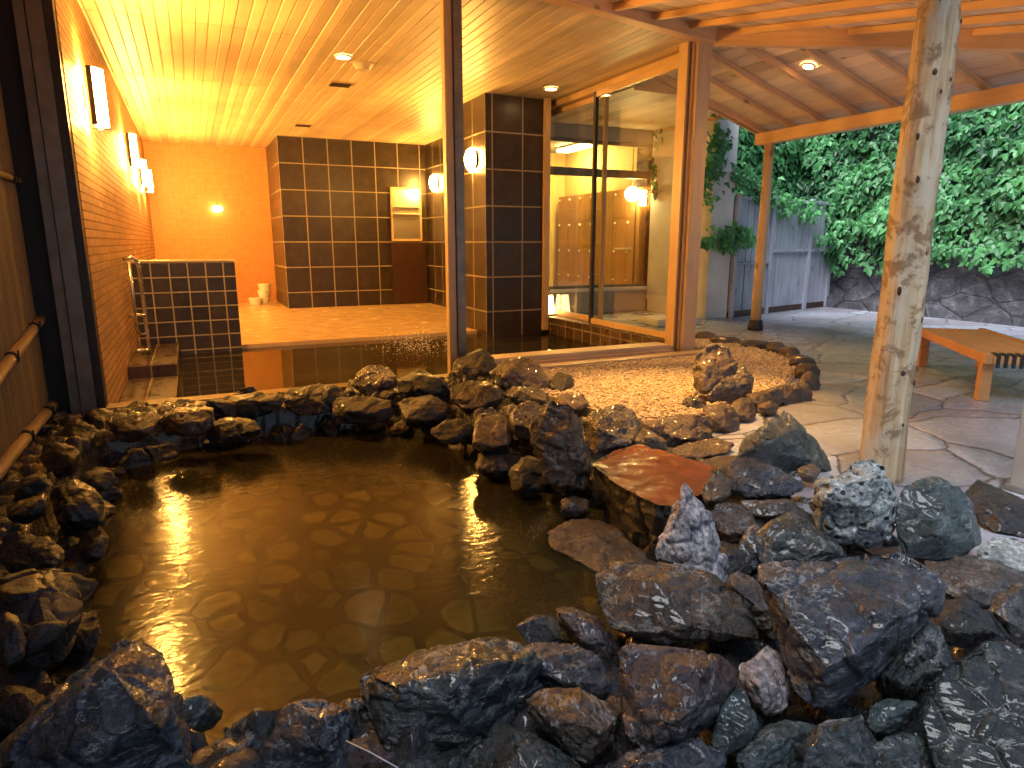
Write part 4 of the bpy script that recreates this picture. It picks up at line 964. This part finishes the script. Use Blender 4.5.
ROCKS = [
 # front left
 ('large blue grey boulder in the bottom left corner by the water', B_, .06, [(-30, 790), (0, 742), (20, 735), (50, 710), (85, 665), (110, 645), (130, 638), (145, 641), (165, 652), (180, 672), (190, 700), (203, 722), (206, 738), (196, 760), (190, 800), (80, 830), (-20, 830)], dict(lean=.5)),
 ('small dark rock between the bottom left boulder and the pointed white tipped rock', G_, -.05, [(192, 752), (215, 738), (245, 736), (268, 748), (272, 790), (195, 790)], {}),
 ('pointed dark rock with a white streaked top at the near water edge', B_, .02, [(252, 760), (268, 735), (283, 708), (293, 702), (340, 700), (348, 706), (345, 740), (350, 790), (250, 790)], dict(lean=.4)),
 ('low flat purple rock under the big rusty topped rock', P_, -.02, [(340, 745), (365, 736), (400, 752), (410, 790), (335, 790)], {}),
 ('big green grey rock with a flat rusty brown top at the near water edge', G_, .07, [(360, 680), (375, 668), (420, 651), (455, 646), (482, 638), (500, 643), (530, 652), (548, 672), (543, 690), (520, 712), (490, 738), (450, 758), (405, 755), (368, 742), (361, 705)], dict(lean=.75, thick=.9)),
 ('rust brown weathered slab forming the top of the big rusty rock', 'rk_brown', .125, [(362, 676), (375, 668), (420, 651), (455, 647), (482, 640), (500, 644), (508, 652), (470, 662), (430, 672), (395, 685), (370, 684)], dict(lean=1.6, thick=.3, amp=.03)),
 ('green grey rock wedged beside the big rusty topped rock', G_, .05, [(488, 662), (512, 650), (532, 668), (545, 688), (525, 705), (505, 720), (488, 700)], {}),
 ('small rounded grey rock at the water edge left of the brown wedge', B_, .0, [(516, 626), (535, 613), (552, 615), (562, 632), (578, 648), (530, 648)], {}),
 ('brown wedge shaped rock leaning at the water edge', 'rk_purple', .04, [(557, 606), (575, 606), (597, 617), (605, 635), (624, 650), (624, 662), (608, 670), (588, 658), (570, 640), (560, 625)], dict(lean=.5)),
 ('smooth tan topped rock with a pale blue band', B_, .06, [(516, 648), (535, 642), (570, 644), (592, 652), (606, 668), (612, 690), (600, 700), (560, 694), (538, 684), (520, 668)], dict(lean=.8, amp=.03)),
 ('brown green rock with white flecks below the tan topped rock', N_, .07, [(526, 700), (545, 689), (580, 687), (612, 703), (622, 712), (621, 735), (611, 756), (590, 768), (573, 757), (550, 736), (530, 714)], {}),
 ('dark green rock at the bottom edge below the flecked brown rock', G_, .03, [(470, 745), (508, 722), (530, 728), (560, 750), (590, 770), (590, 800), (465, 800)], {}),
 ('dark rock at the bottom edge below the big rusty topped rock', G_, .0, [(395, 762), (440, 755), (480, 742), (485, 790), (400, 800)], {}),
 ('big square shouldered purple brown rock in the middle of the near pile', P_, .14, [(619, 655), (632, 646), (668, 643), (700, 646), (725, 652), (740, 668), (738, 690), (718, 716), (700, 736), (675, 746), (650, 754), (630, 743), (624, 715), (619, 680)], dict(lean=.65, thick=.7)),
 ('green triangular rock tucked right of the square purple brown rock', 'rk_mottled', .10, [(735, 680), (748, 694), (758, 725), (746, 746), (720, 757), (711, 740), (720, 710)], {}),
 ('broad flat rock with a brown top and black lower edge above the purple brown rock', N_, .13, [(597, 575), (612, 563), (640, 561), (680, 567), (720, 575), (730, 590), (752, 615), (764, 630), (756, 639), (700, 643), (660, 643), (630, 640), (610, 626), (598, 602)], dict(lean=.9, thick=.8)),
 ('black and white mottled rock beside the blocky grey boulder', 'rk_white', .10, [(738, 655), (765, 644), (787, 660), (794, 690), (787, 712), (765, 714), (748, 692), (737, 676)], {}),
 ('slate grey rock at the bottom edge beneath the square purple brown rock', B_, .05, [(600, 765), (640, 748), (700, 738), (722, 752), (735, 800), (600, 800)], {}),
 ('huge blocky blue grey boulder with rusty spots right of centre', B_, .22, [(738, 574), (790, 562), (860, 556), (925, 557), (942, 582), (938, 612), (915, 640), (890, 655), (872, 672), (850, 692), (833, 714), (812, 707), (795, 686), (784, 650), (778, 615), (750, 592)], dict(lean=.6, thick=.7)),
 ('dark triangular rock pointing right beside the blocky boulder', D_, .16, [(940, 600), (960, 596), (990, 611), (1012, 638), (985, 645), (950, 643), (930, 630)], dict(lean=.5)),
 ('dark green rock with white seams under the blocky boulder', G_, .12, [(893, 648), (930, 612), (944, 625), (950, 668), (926, 688), (905, 704), (878, 692), (866, 672)], {}),
 ('small rounded green rock near the bottom right', 'rk_mottled', .10, [(866, 710), (885, 699), (910, 696), (920, 706), (906, 727), (885, 738), (868, 730)], {}),
 ('rounded green grey rock at the bottom edge under the blocky boulder', G_, .06, [(795, 745), (825, 722), (860, 716), (874, 735), (885, 755), (870, 800), (795, 800)], {}),
 ('pale green grey rock at the bottom edge beside the green triangular rock', 'rk_mottled', .05, [(735, 750), (765, 722), (792, 714), (820, 725), (806, 755), (800, 800), (740, 800)], {}),
 ('large dark green boulder with white patches in the bottom right corner', 'rk_deep', .14, [(928, 692), (950, 660), (985, 645), (1030, 638), (1060, 700), (1050, 800), (930, 800), (918, 740)], dict(lean=.55)),
 ('brown grey rock at the right edge above the corner boulder', N_, .16, [(985, 612), (1000, 588), (1040, 575), (1050, 640), (1010, 645)], {}),
 ('green black rock at the bottom edge left of the corner boulder', G_, .05, [(872, 745), (905, 728), (925, 735), (940, 800), (872, 800)], {}),
 ('pale pitted rock like coral at the foot of the log post', 'rk_pale', .20, [(802, 497), (815, 484), (835, 474), (850, 462), (870, 457), (886, 462), (895, 478), (900, 500), (900, 525), (894, 546), (875, 550), (858, 545), (840, 541), (820, 531), (806, 516)], dict(lean=.2, thick=.7, amp=.06)),
 ('rounded mottled green grey rock right of the pale pitted rock', 'rk_mottled', .18, [(898, 505), (905, 485), (922, 478), (945, 473), (956, 487), (970, 500), (980, 520), (982, 541), (971, 555), (940, 558), (905, 555), (897, 535)], dict(lean=.2, thick=.7)),
 ('pyramid shaped dark green rock on the paving edge', 'rk_mottled', .12, [(742, 440), (758, 425), (774, 411), (791, 409), (801, 424), (816, 440), (829, 458), (832, 472), (800, 476), (762, 470), (735, 462)], dict(lean=.3, thick=.8, amp=.03)),
 ('blue grey streaked rock below the pyramid shaped rock', B_, .12, [(726, 470), (738, 455), (760, 460), (790, 471), (806, 480), (800, 496), (765, 500), (742, 499), (732, 488)], dict(lean=.5)),
 ('flat brown rock under the blue grey streaked rock', N_, .08, [(735, 500), (765, 499), (795, 498), (800, 512), (785, 520), (750, 516)], dict(lean=.9)),
 ('dark grey sloping rock in front of the pale pitted rock', G_, .10, [(752, 540), (770, 518), (792, 512), (815, 525), (838, 540), (850, 558), (830, 566), (790, 567), (762, 562)], dict(lean=.7)),
 ('dark blue splinter of rock left of the sloping grey rock', B_, .07, [(730, 560), (745, 530), (757, 520), (766, 535), (762, 565), (745, 572)], {}),
 ('dark flat rock on the paving near the cream upright', D_, .06, [(962, 492), (976, 478), (990, 484), (1010, 496), (1040, 502), (1040, 545), (1000, 537), (980, 522)], dict(lean=1.2, thick=.5)),
 ('flat wet brown stone right of the mottled rounded rock', N_, .10, [(925, 560), (960, 553), (1000, 562), (1040, 575), (1040, 600), (1000, 606), (960, 600), (932, 590)], dict(lean=1.3, thick=.5, amp=.03)),
 ('frosted pale grey flat stone at the right edge', 'rk_pale', .06, [(975, 545), (1000, 536), (1040, 545), (1040, 575), (1000, 566), (975, 556)], dict(lean=1.3, thick=.5, amp=.03)),
 ('upright white veined rock rising beside the red slab', 'rk_white', .14, [(655, 553), (660, 530), (668, 512), (674, 492), (681, 481), (692, 481), (706, 497), (709, 515), (708, 530), (722, 555), (731, 578), (735, 602), (715, 602), (690, 588), (668, 576), (657, 566)], dict(lean=.15, thick=.6, amp=.05, strata=(1, .2, .4))),
 ('glossy brown rounded stone right of the white veined rock', N_, .10, [(708, 515), (720, 502), (738, 500), (752, 510), (756, 525), (745, 545), (728, 545), (712, 533)], {}),
 ('small rough brown rock between the red slab and the white veined rock', T_, .10, [(700, 492), (708, 478), (722, 470), (732, 478), (732, 495), (722, 505), (706, 505)], {}),
 ('small dark rock below the glossy brown stone', D_, .04, [(712, 545), (728, 540), (748, 548), (752, 570), (740, 585), (722, 572)], {}),
 ('long brown flat rock edge left of the blocky boulder', N_, .10, [(722, 580), (740, 570), (760, 580), (785, 615), (785, 640), (768, 640), (745, 610)], {}),
 # right of pool
 ('tall rough boulder standing in the water left of the red slab', T_, .08, [(529, 425), (545, 403), (568, 399), (582, 420), (588, 445), (590, 475), (580, 495), (560, 500), (545, 475), (532, 448)], dict(lean=.15, thick=.8, amp=.05)),
 ('orange lit angular rock leaning on the tall rough boulder', N_, .08, [(507, 418), (520, 402), (535, 398), (540, 415), (535, 440), (520, 440), (508, 430)], {}),
 ('squarish golden brown rock on the inner pool edge', T_, .0, [(470, 432), (478, 418), (500, 414), (508, 418), (512, 438), (508, 452), (480, 452), (470, 444)], {}),
 ('white patched rock with a black face behind the red slab', N_, .06, [(580, 420), (590, 405), (615, 400), (638, 412), (645, 430), (640, 450), (610, 458), (590, 462), (583, 445)], dict(lean=.4)),
 ('low rounded brown stone between the red slab and the gravel', T_, .04, [(632, 445), (642, 428), (655, 432), (668, 442), (668, 455), (650, 456)], {}),
 ('small brown block in the water below the tall rough boulder', N_, -.18, [(558, 500), (572, 495), (588, 498), (590, 514), (575, 518), (560, 514)], {}),
 ('flat brown step stone just under the water', T_, -.235, [(545, 532), (568, 520), (597, 517), (625, 530), (655, 550), (660, 572), (625, 580), (590, 576), (558, 556)], dict(lean=1.9, thick=.35, amp=.02)),
 ('second sunken step stone in the shade nearer the middle of the pool', N_, -.45, [(455, 565), (480, 555), (520, 560), (560, 580), (590, 605), (570, 620), (520, 615), (470, 590)], dict(lean=2.0, thick=.35, amp=.02)),
 ('standing rock with a golden top in the gravel bed', T_, .20, [(694, 368), (697, 350), (712, 341), (728, 345), (737, 362), (740, 382), (735, 400), (715, 405), (700, 400), (694, 388)], dict(lean=.1, thick=.8, amp=.05)),
 ('layered grey rock leaning against the standing rock in the gravel', N_, .10, [(700, 385), (720, 372), (745, 366), (756, 382), (752, 396), (735, 406), (705, 408), (690, 400)], dict(lean=.5)),
 ('small rough rock at the left foot of the standing rock', N_, .04, [(680, 402), (692, 394), (705, 400), (712, 412), (690, 414)], {}),
 ('flat orange brown stone lying between the gravel edging and the red slab', 'rk_border', .03, [(665, 450), (690, 441), (728, 436), (738, 442), (728, 452), (700, 458), (675, 458)], dict(lean=1.6, thick=.4, amp=.02)),
 ('flat brown paving stone between the red slab and the blue grey rock', 'rk_border', .02, [(690, 464), (715, 456), (742, 452), (748, 462), (730, 474), (705, 474)], dict(lean=1.6, thick=.4, amp=.02)),
 ('small gold brown rock at the foot of the pyramid shaped rock', T_, .08, [(797, 468), (815, 461), (822, 470), (815, 480), (800, 478)], {}),
 # left bank
 ('boulder by the left post with a pale crest, first of the left bank', D_, .02, E(76, 432, 36, 26), {}),
 ('white flecked dark rock on the left bank under the bamboo pole', D_, .04, E(62, 458, 46, 34, 20), {}),
 ('small orange topped rock at the left edge of the picture', D_, .06, E(28, 508, 48, 22, -15), {}),
 ('smooth dark boulder at the water edge of the left bank', D_, -.03, E(78, 506, 66, 54, 25), {}),
 ('speckled dark rock at the left edge below the orange topped rock', D_, .08, E(28, 555, 74, 50, 20), {}),
 ('large dark flat topped boulder on the left bank', D_, .05, [(-20, 578), (30, 568), (66, 566), (84, 590), (86, 622), (62, 660), (25, 692), (-25, 700)], {}),
 ('dark rock in the lower left behind the corner boulder', D_, .02, E(18, 712, 70, 60), {}),
 ('dark rock at the water edge below the flat topped boulder', D_, -.12, E(80, 640, 40, 60, 20), {}),
 ('small dark rock wedged above the smooth left bank boulder', D_, .0, E(100, 480, 34, 24), {}),
 ('narrow dark rock against the fence at the left edge', D_, .12, E(8, 640, 36, 60), {}),
 ('dark stone under the lower bamboo pole at the left edge', D_, .05, E(30, 485, 40, 22, -30), {}),
 ('rounded dark rock at the foot of the grey post', D_, .0, E(100, 418, 40, 22), {}),
 ('low wet rock at the left water edge beside the lamp reflection', D_, -.14, E(92, 545, 34, 44, 10), {}),
 # back edge, from the left
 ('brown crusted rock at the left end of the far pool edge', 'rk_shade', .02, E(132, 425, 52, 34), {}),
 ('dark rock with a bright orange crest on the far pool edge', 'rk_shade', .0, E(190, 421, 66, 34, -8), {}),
 ('long flat dark rock on the far pool edge in front of the threshold', D_, .0, E(250, 405, 76, 30, -8), {}),
 ('dark rock on the far pool edge below the long flat one', D_, -.08, E(235, 430, 60, 26, -5), {}),
 ('low dark rock on the far pool edge right of the long flat one', D_, .0, E(312, 400, 72, 32, -6), {}),
 ('reddish rounded rock on the far pool edge in front of the splashing water', P_, .08, E(375, 380, 50, 34), {}),
 ('dark rock beneath the reddish rounded rock on the far pool edge', D_, -.05, E(362, 410, 70, 34), {}),
 ('dark jagged rock on the far edge just left of the middle post', D_, .08, E(420, 385, 56, 34, -12), {}),
 ('shaded rock low on the far edge left of the middle post', D_, -.05, E(425, 412, 58, 34), {}),
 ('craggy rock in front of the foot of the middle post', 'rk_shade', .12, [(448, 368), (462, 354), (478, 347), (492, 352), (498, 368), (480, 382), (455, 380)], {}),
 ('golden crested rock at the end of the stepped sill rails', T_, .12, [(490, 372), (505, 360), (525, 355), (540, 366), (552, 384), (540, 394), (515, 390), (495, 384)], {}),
 ('small dark rock touching the end of the lower sill rail', D_, .06, E(560, 383, 30, 22), {}),
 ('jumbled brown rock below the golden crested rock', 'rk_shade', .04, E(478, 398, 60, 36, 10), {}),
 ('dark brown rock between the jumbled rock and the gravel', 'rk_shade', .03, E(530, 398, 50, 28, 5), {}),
 ('black wet rock at the far right corner of the pool', D_, -.08, E(452, 430, 46, 30), {}),
 ('black wet rock in shadow under the golden brown square rock', D_, -.15, E(500, 462, 56, 34), {}),
 ('black rock at the waterline left of the tall rough boulder', D_, -.12, E(530, 475, 40, 50, 20), {}),
 ('reddish brown stone at the gravel end behind the tall boulder', 'rk_border', .04, E(572, 402, 40, 22), {}),
]
for lb, pal, zc, poly, kw in ROCKS: mkrock(lb, pal, zc, poly, **kw)
# red slab: flat top at z=.05, thick dark side to the water
top = [(588, 464), (612, 451), (640, 445), (660, 450), (690, 458), (720, 467), (716, 485), (690, 500), (672, 508), (655, 505), (622, 488)]
pts = [at_z(x, y, .06) for x, y in top]
cc = sum(pts, Vector()) / len(pts)
low = [Vector((p.x + (cc.x - p.x) * .06, p.y + (cc.y - p.y) * .06, -.02)) for p in pts]
low += [Vector((p.x + (cc.x - p.x) * .28, p.y + (cc.y - p.y) * .28, -.34)) for p in pts]
me, _ = rockmesh([p - cc for p in pts + low], .007, .5, .035, (0, 0, 1), 0)
for v in me.vertices:
    if v.co.z > -.045: v.co.z = .012 * noise.noise(v.co * 3) * .6 + .003 * noise.noise(v.co * 14)
me.update()
M['slab_red'] = simple('polished red stone', (.29, .08, .028), .22, 0, .35, .25, 5)
o = link('stone_slab', me, 'slab_red'); o.location = cc
me.materials.append(M['rk_dark'])
for p in me.polygons:
    if p.normal.z < .55: p.material_index = 1
tag(o, 'broad red brown stepping slab with a flat polished top beside the pool', 'stone slab')
# gravel edging stones
ED = [(684, 430, 62, 34, -8), (722, 422, 36, 34, 30), (742, 412, 26, 30, 30), (757, 404, 24, 26, 20), (772, 398, 24, 22, 10), (786, 396, 24, 22, 0), (800, 394, 24, 24, -10), (810, 383, 20, 22, 0), (806, 372, 24, 18, 0), (802, 362, 26, 16, 0), (790, 353, 20, 16, 0), (776, 348, 20, 14, 0), (755, 344, 30, 10, 0), (728, 341, 34, 9, 5), (706, 336, 22, 9, 0), (652, 432, 26, 22, 0), (768, 408, 20, 14, 0)]
for i, e in enumerate(ED):
    mkrock('rounded brown edging stone in the curved row around the gravel bed', 'rk_border', .05, E(e[0], e[1], e[2] * 1.2, e[3] * 1.12, e[4]), group='edging stones around the gravel', name='edging_stone', lean=.5, thick=.9, amp=.03)
# filler rocks
fr = random.Random(11)
for i in range(130):
    x, y = fr.uniform(-.3, 2.7), fr.uniform(.75, 2.4)
    d = sdist(x, y)
    if d < .0: continue
    s_ = fr.uniform(.05, .09)
    pts = [Vector((fr.gauss(0, 1), fr.gauss(0, 1), fr.gauss(0, .7))).normalized() * s_ * fr.uniform(.8, 1.25) for _ in range(14)]
    me, _ = rockmesh(pts, .007, fr.random(), .05, (fr.uniform(-1, 1), fr.uniform(-1, 1), 1))
    o = link('rock', me, fr.choice([G_, B_, N_, P_, G_, 'rk_mottled'])); o.location = (x, y, fr.uniform(-.07, -.02)); tag(o, 'small rock wedged low between the big rocks of the near pile', 'rock', 'small rocks packed into the near pile')
for i in range(170):
    x, y = fr.uniform(-.98, 2.6), fr.uniform(1.3, 5.3)
    d = sdist(x, y)
    if d < .02 or not (x < -.45 or y > 4.75 or (x > 1.55 and 3.3 < y and x < 2.1)): continue
    s_ = fr.uniform(.06, .13)
    pts = [Vector((fr.gauss(0, 1), fr.gauss(0, 1), fr.gauss(0, .7))).normalized() * s_ * fr.uniform(.75, 1.25) for _ in range(13)]
    me, _ = rockmesh(pts, .010, fr.random(), .06, (fr.uniform(-1, 1), fr.uniform(-1, 1), 1))
    o = link('rock', me, D_); o.location = (x, y, fr.uniform(-.05, .0)); tag(o, 'small dark rock filling the far and left banks of the pool', 'rock', 'small rocks of the shaded banks')
for k in range(len(POOL)):
    (xa, ya), (xb, yb) = POOL[k], POOL[(k + 1) % len(POOL)]; L_ = math.hypot(xb - xa, yb - ya); n_ = max(1, int(L_ / .2))
    for j in range(n_):
        f = (j + fr.uniform(.2, .8)) / n_; x, y = xa + (xb - xa) * f, ya + (yb - ya) * f
        for zz in (-.24,):
            s_ = fr.uniform(.10, .15)
            pts = [Vector((fr.gauss(0, 1), fr.gauss(0, 1), fr.gauss(0, .8))).normalized() * s_ * fr.uniform(.8, 1.2) for _ in range(14)]
            me, _ = rockmesh(pts, .011, fr.random(), .05, (fr.uniform(-1, 1), fr.uniform(-1, 1), 1))
            o = link('rock', me, D_); o.location = (x + fr.uniform(-.03, .03), y + fr.uniform(-.03, .03), zz); tag(o, 'dark wet rock lining the inner side of the pool at the waterline', 'rock', 'dark rocks lining the pool')
bpy.data.scenes.remove(dg_tmp)
# pale straw on the near rocks
a_, b_ = at_z(346, 741, .11), at_z(398, 768, .11)
tag(tube('straw', [a_, (a_ + b_) / 2 + Vector((0, 0, .003)), b_], .0016, 'white', None, 5), 'thin pale straw lying on the rocks at the bottom edge', 'straw')
# splash in the indoor bath
V, Fc = [], []; c = at_z(425, 352, IWZ); c.y += .25
b2 = bmesh.new(); bmesh.ops.create_icosphere(b2, subdivisions=1, radius=1); pv = [v.co.copy() for v in b2.verts]; pf = [[v.index for v in f.verts] for f in b2.faces]; b2.free()
for _ in range(420):
    q = Vector((c.x + fr.gauss(0, .22), c.y + fr.gauss(.1, .25), IWZ + abs(fr.gauss(0, .09)))); s_ = fr.uniform(.003, .007); b0 = len(V)
    V += [tuple(q + v * s_) for v in pv]; Fc += [tuple(b0 + i for i in f) for f in pf]
me = bpy.data.meshes.new('splash'); me.from_pydata(V, [], Fc); me.update(); me.shade_smooth()
b = NB('water drops'); M['drops'] = b.bsdf((.9, .85, .75), .08, spec=.8)
tag(link('water_splash', me, 'drops'), 'sparkling drops where water bubbles up in the indoor bath', 'splash', None, 'stuff')
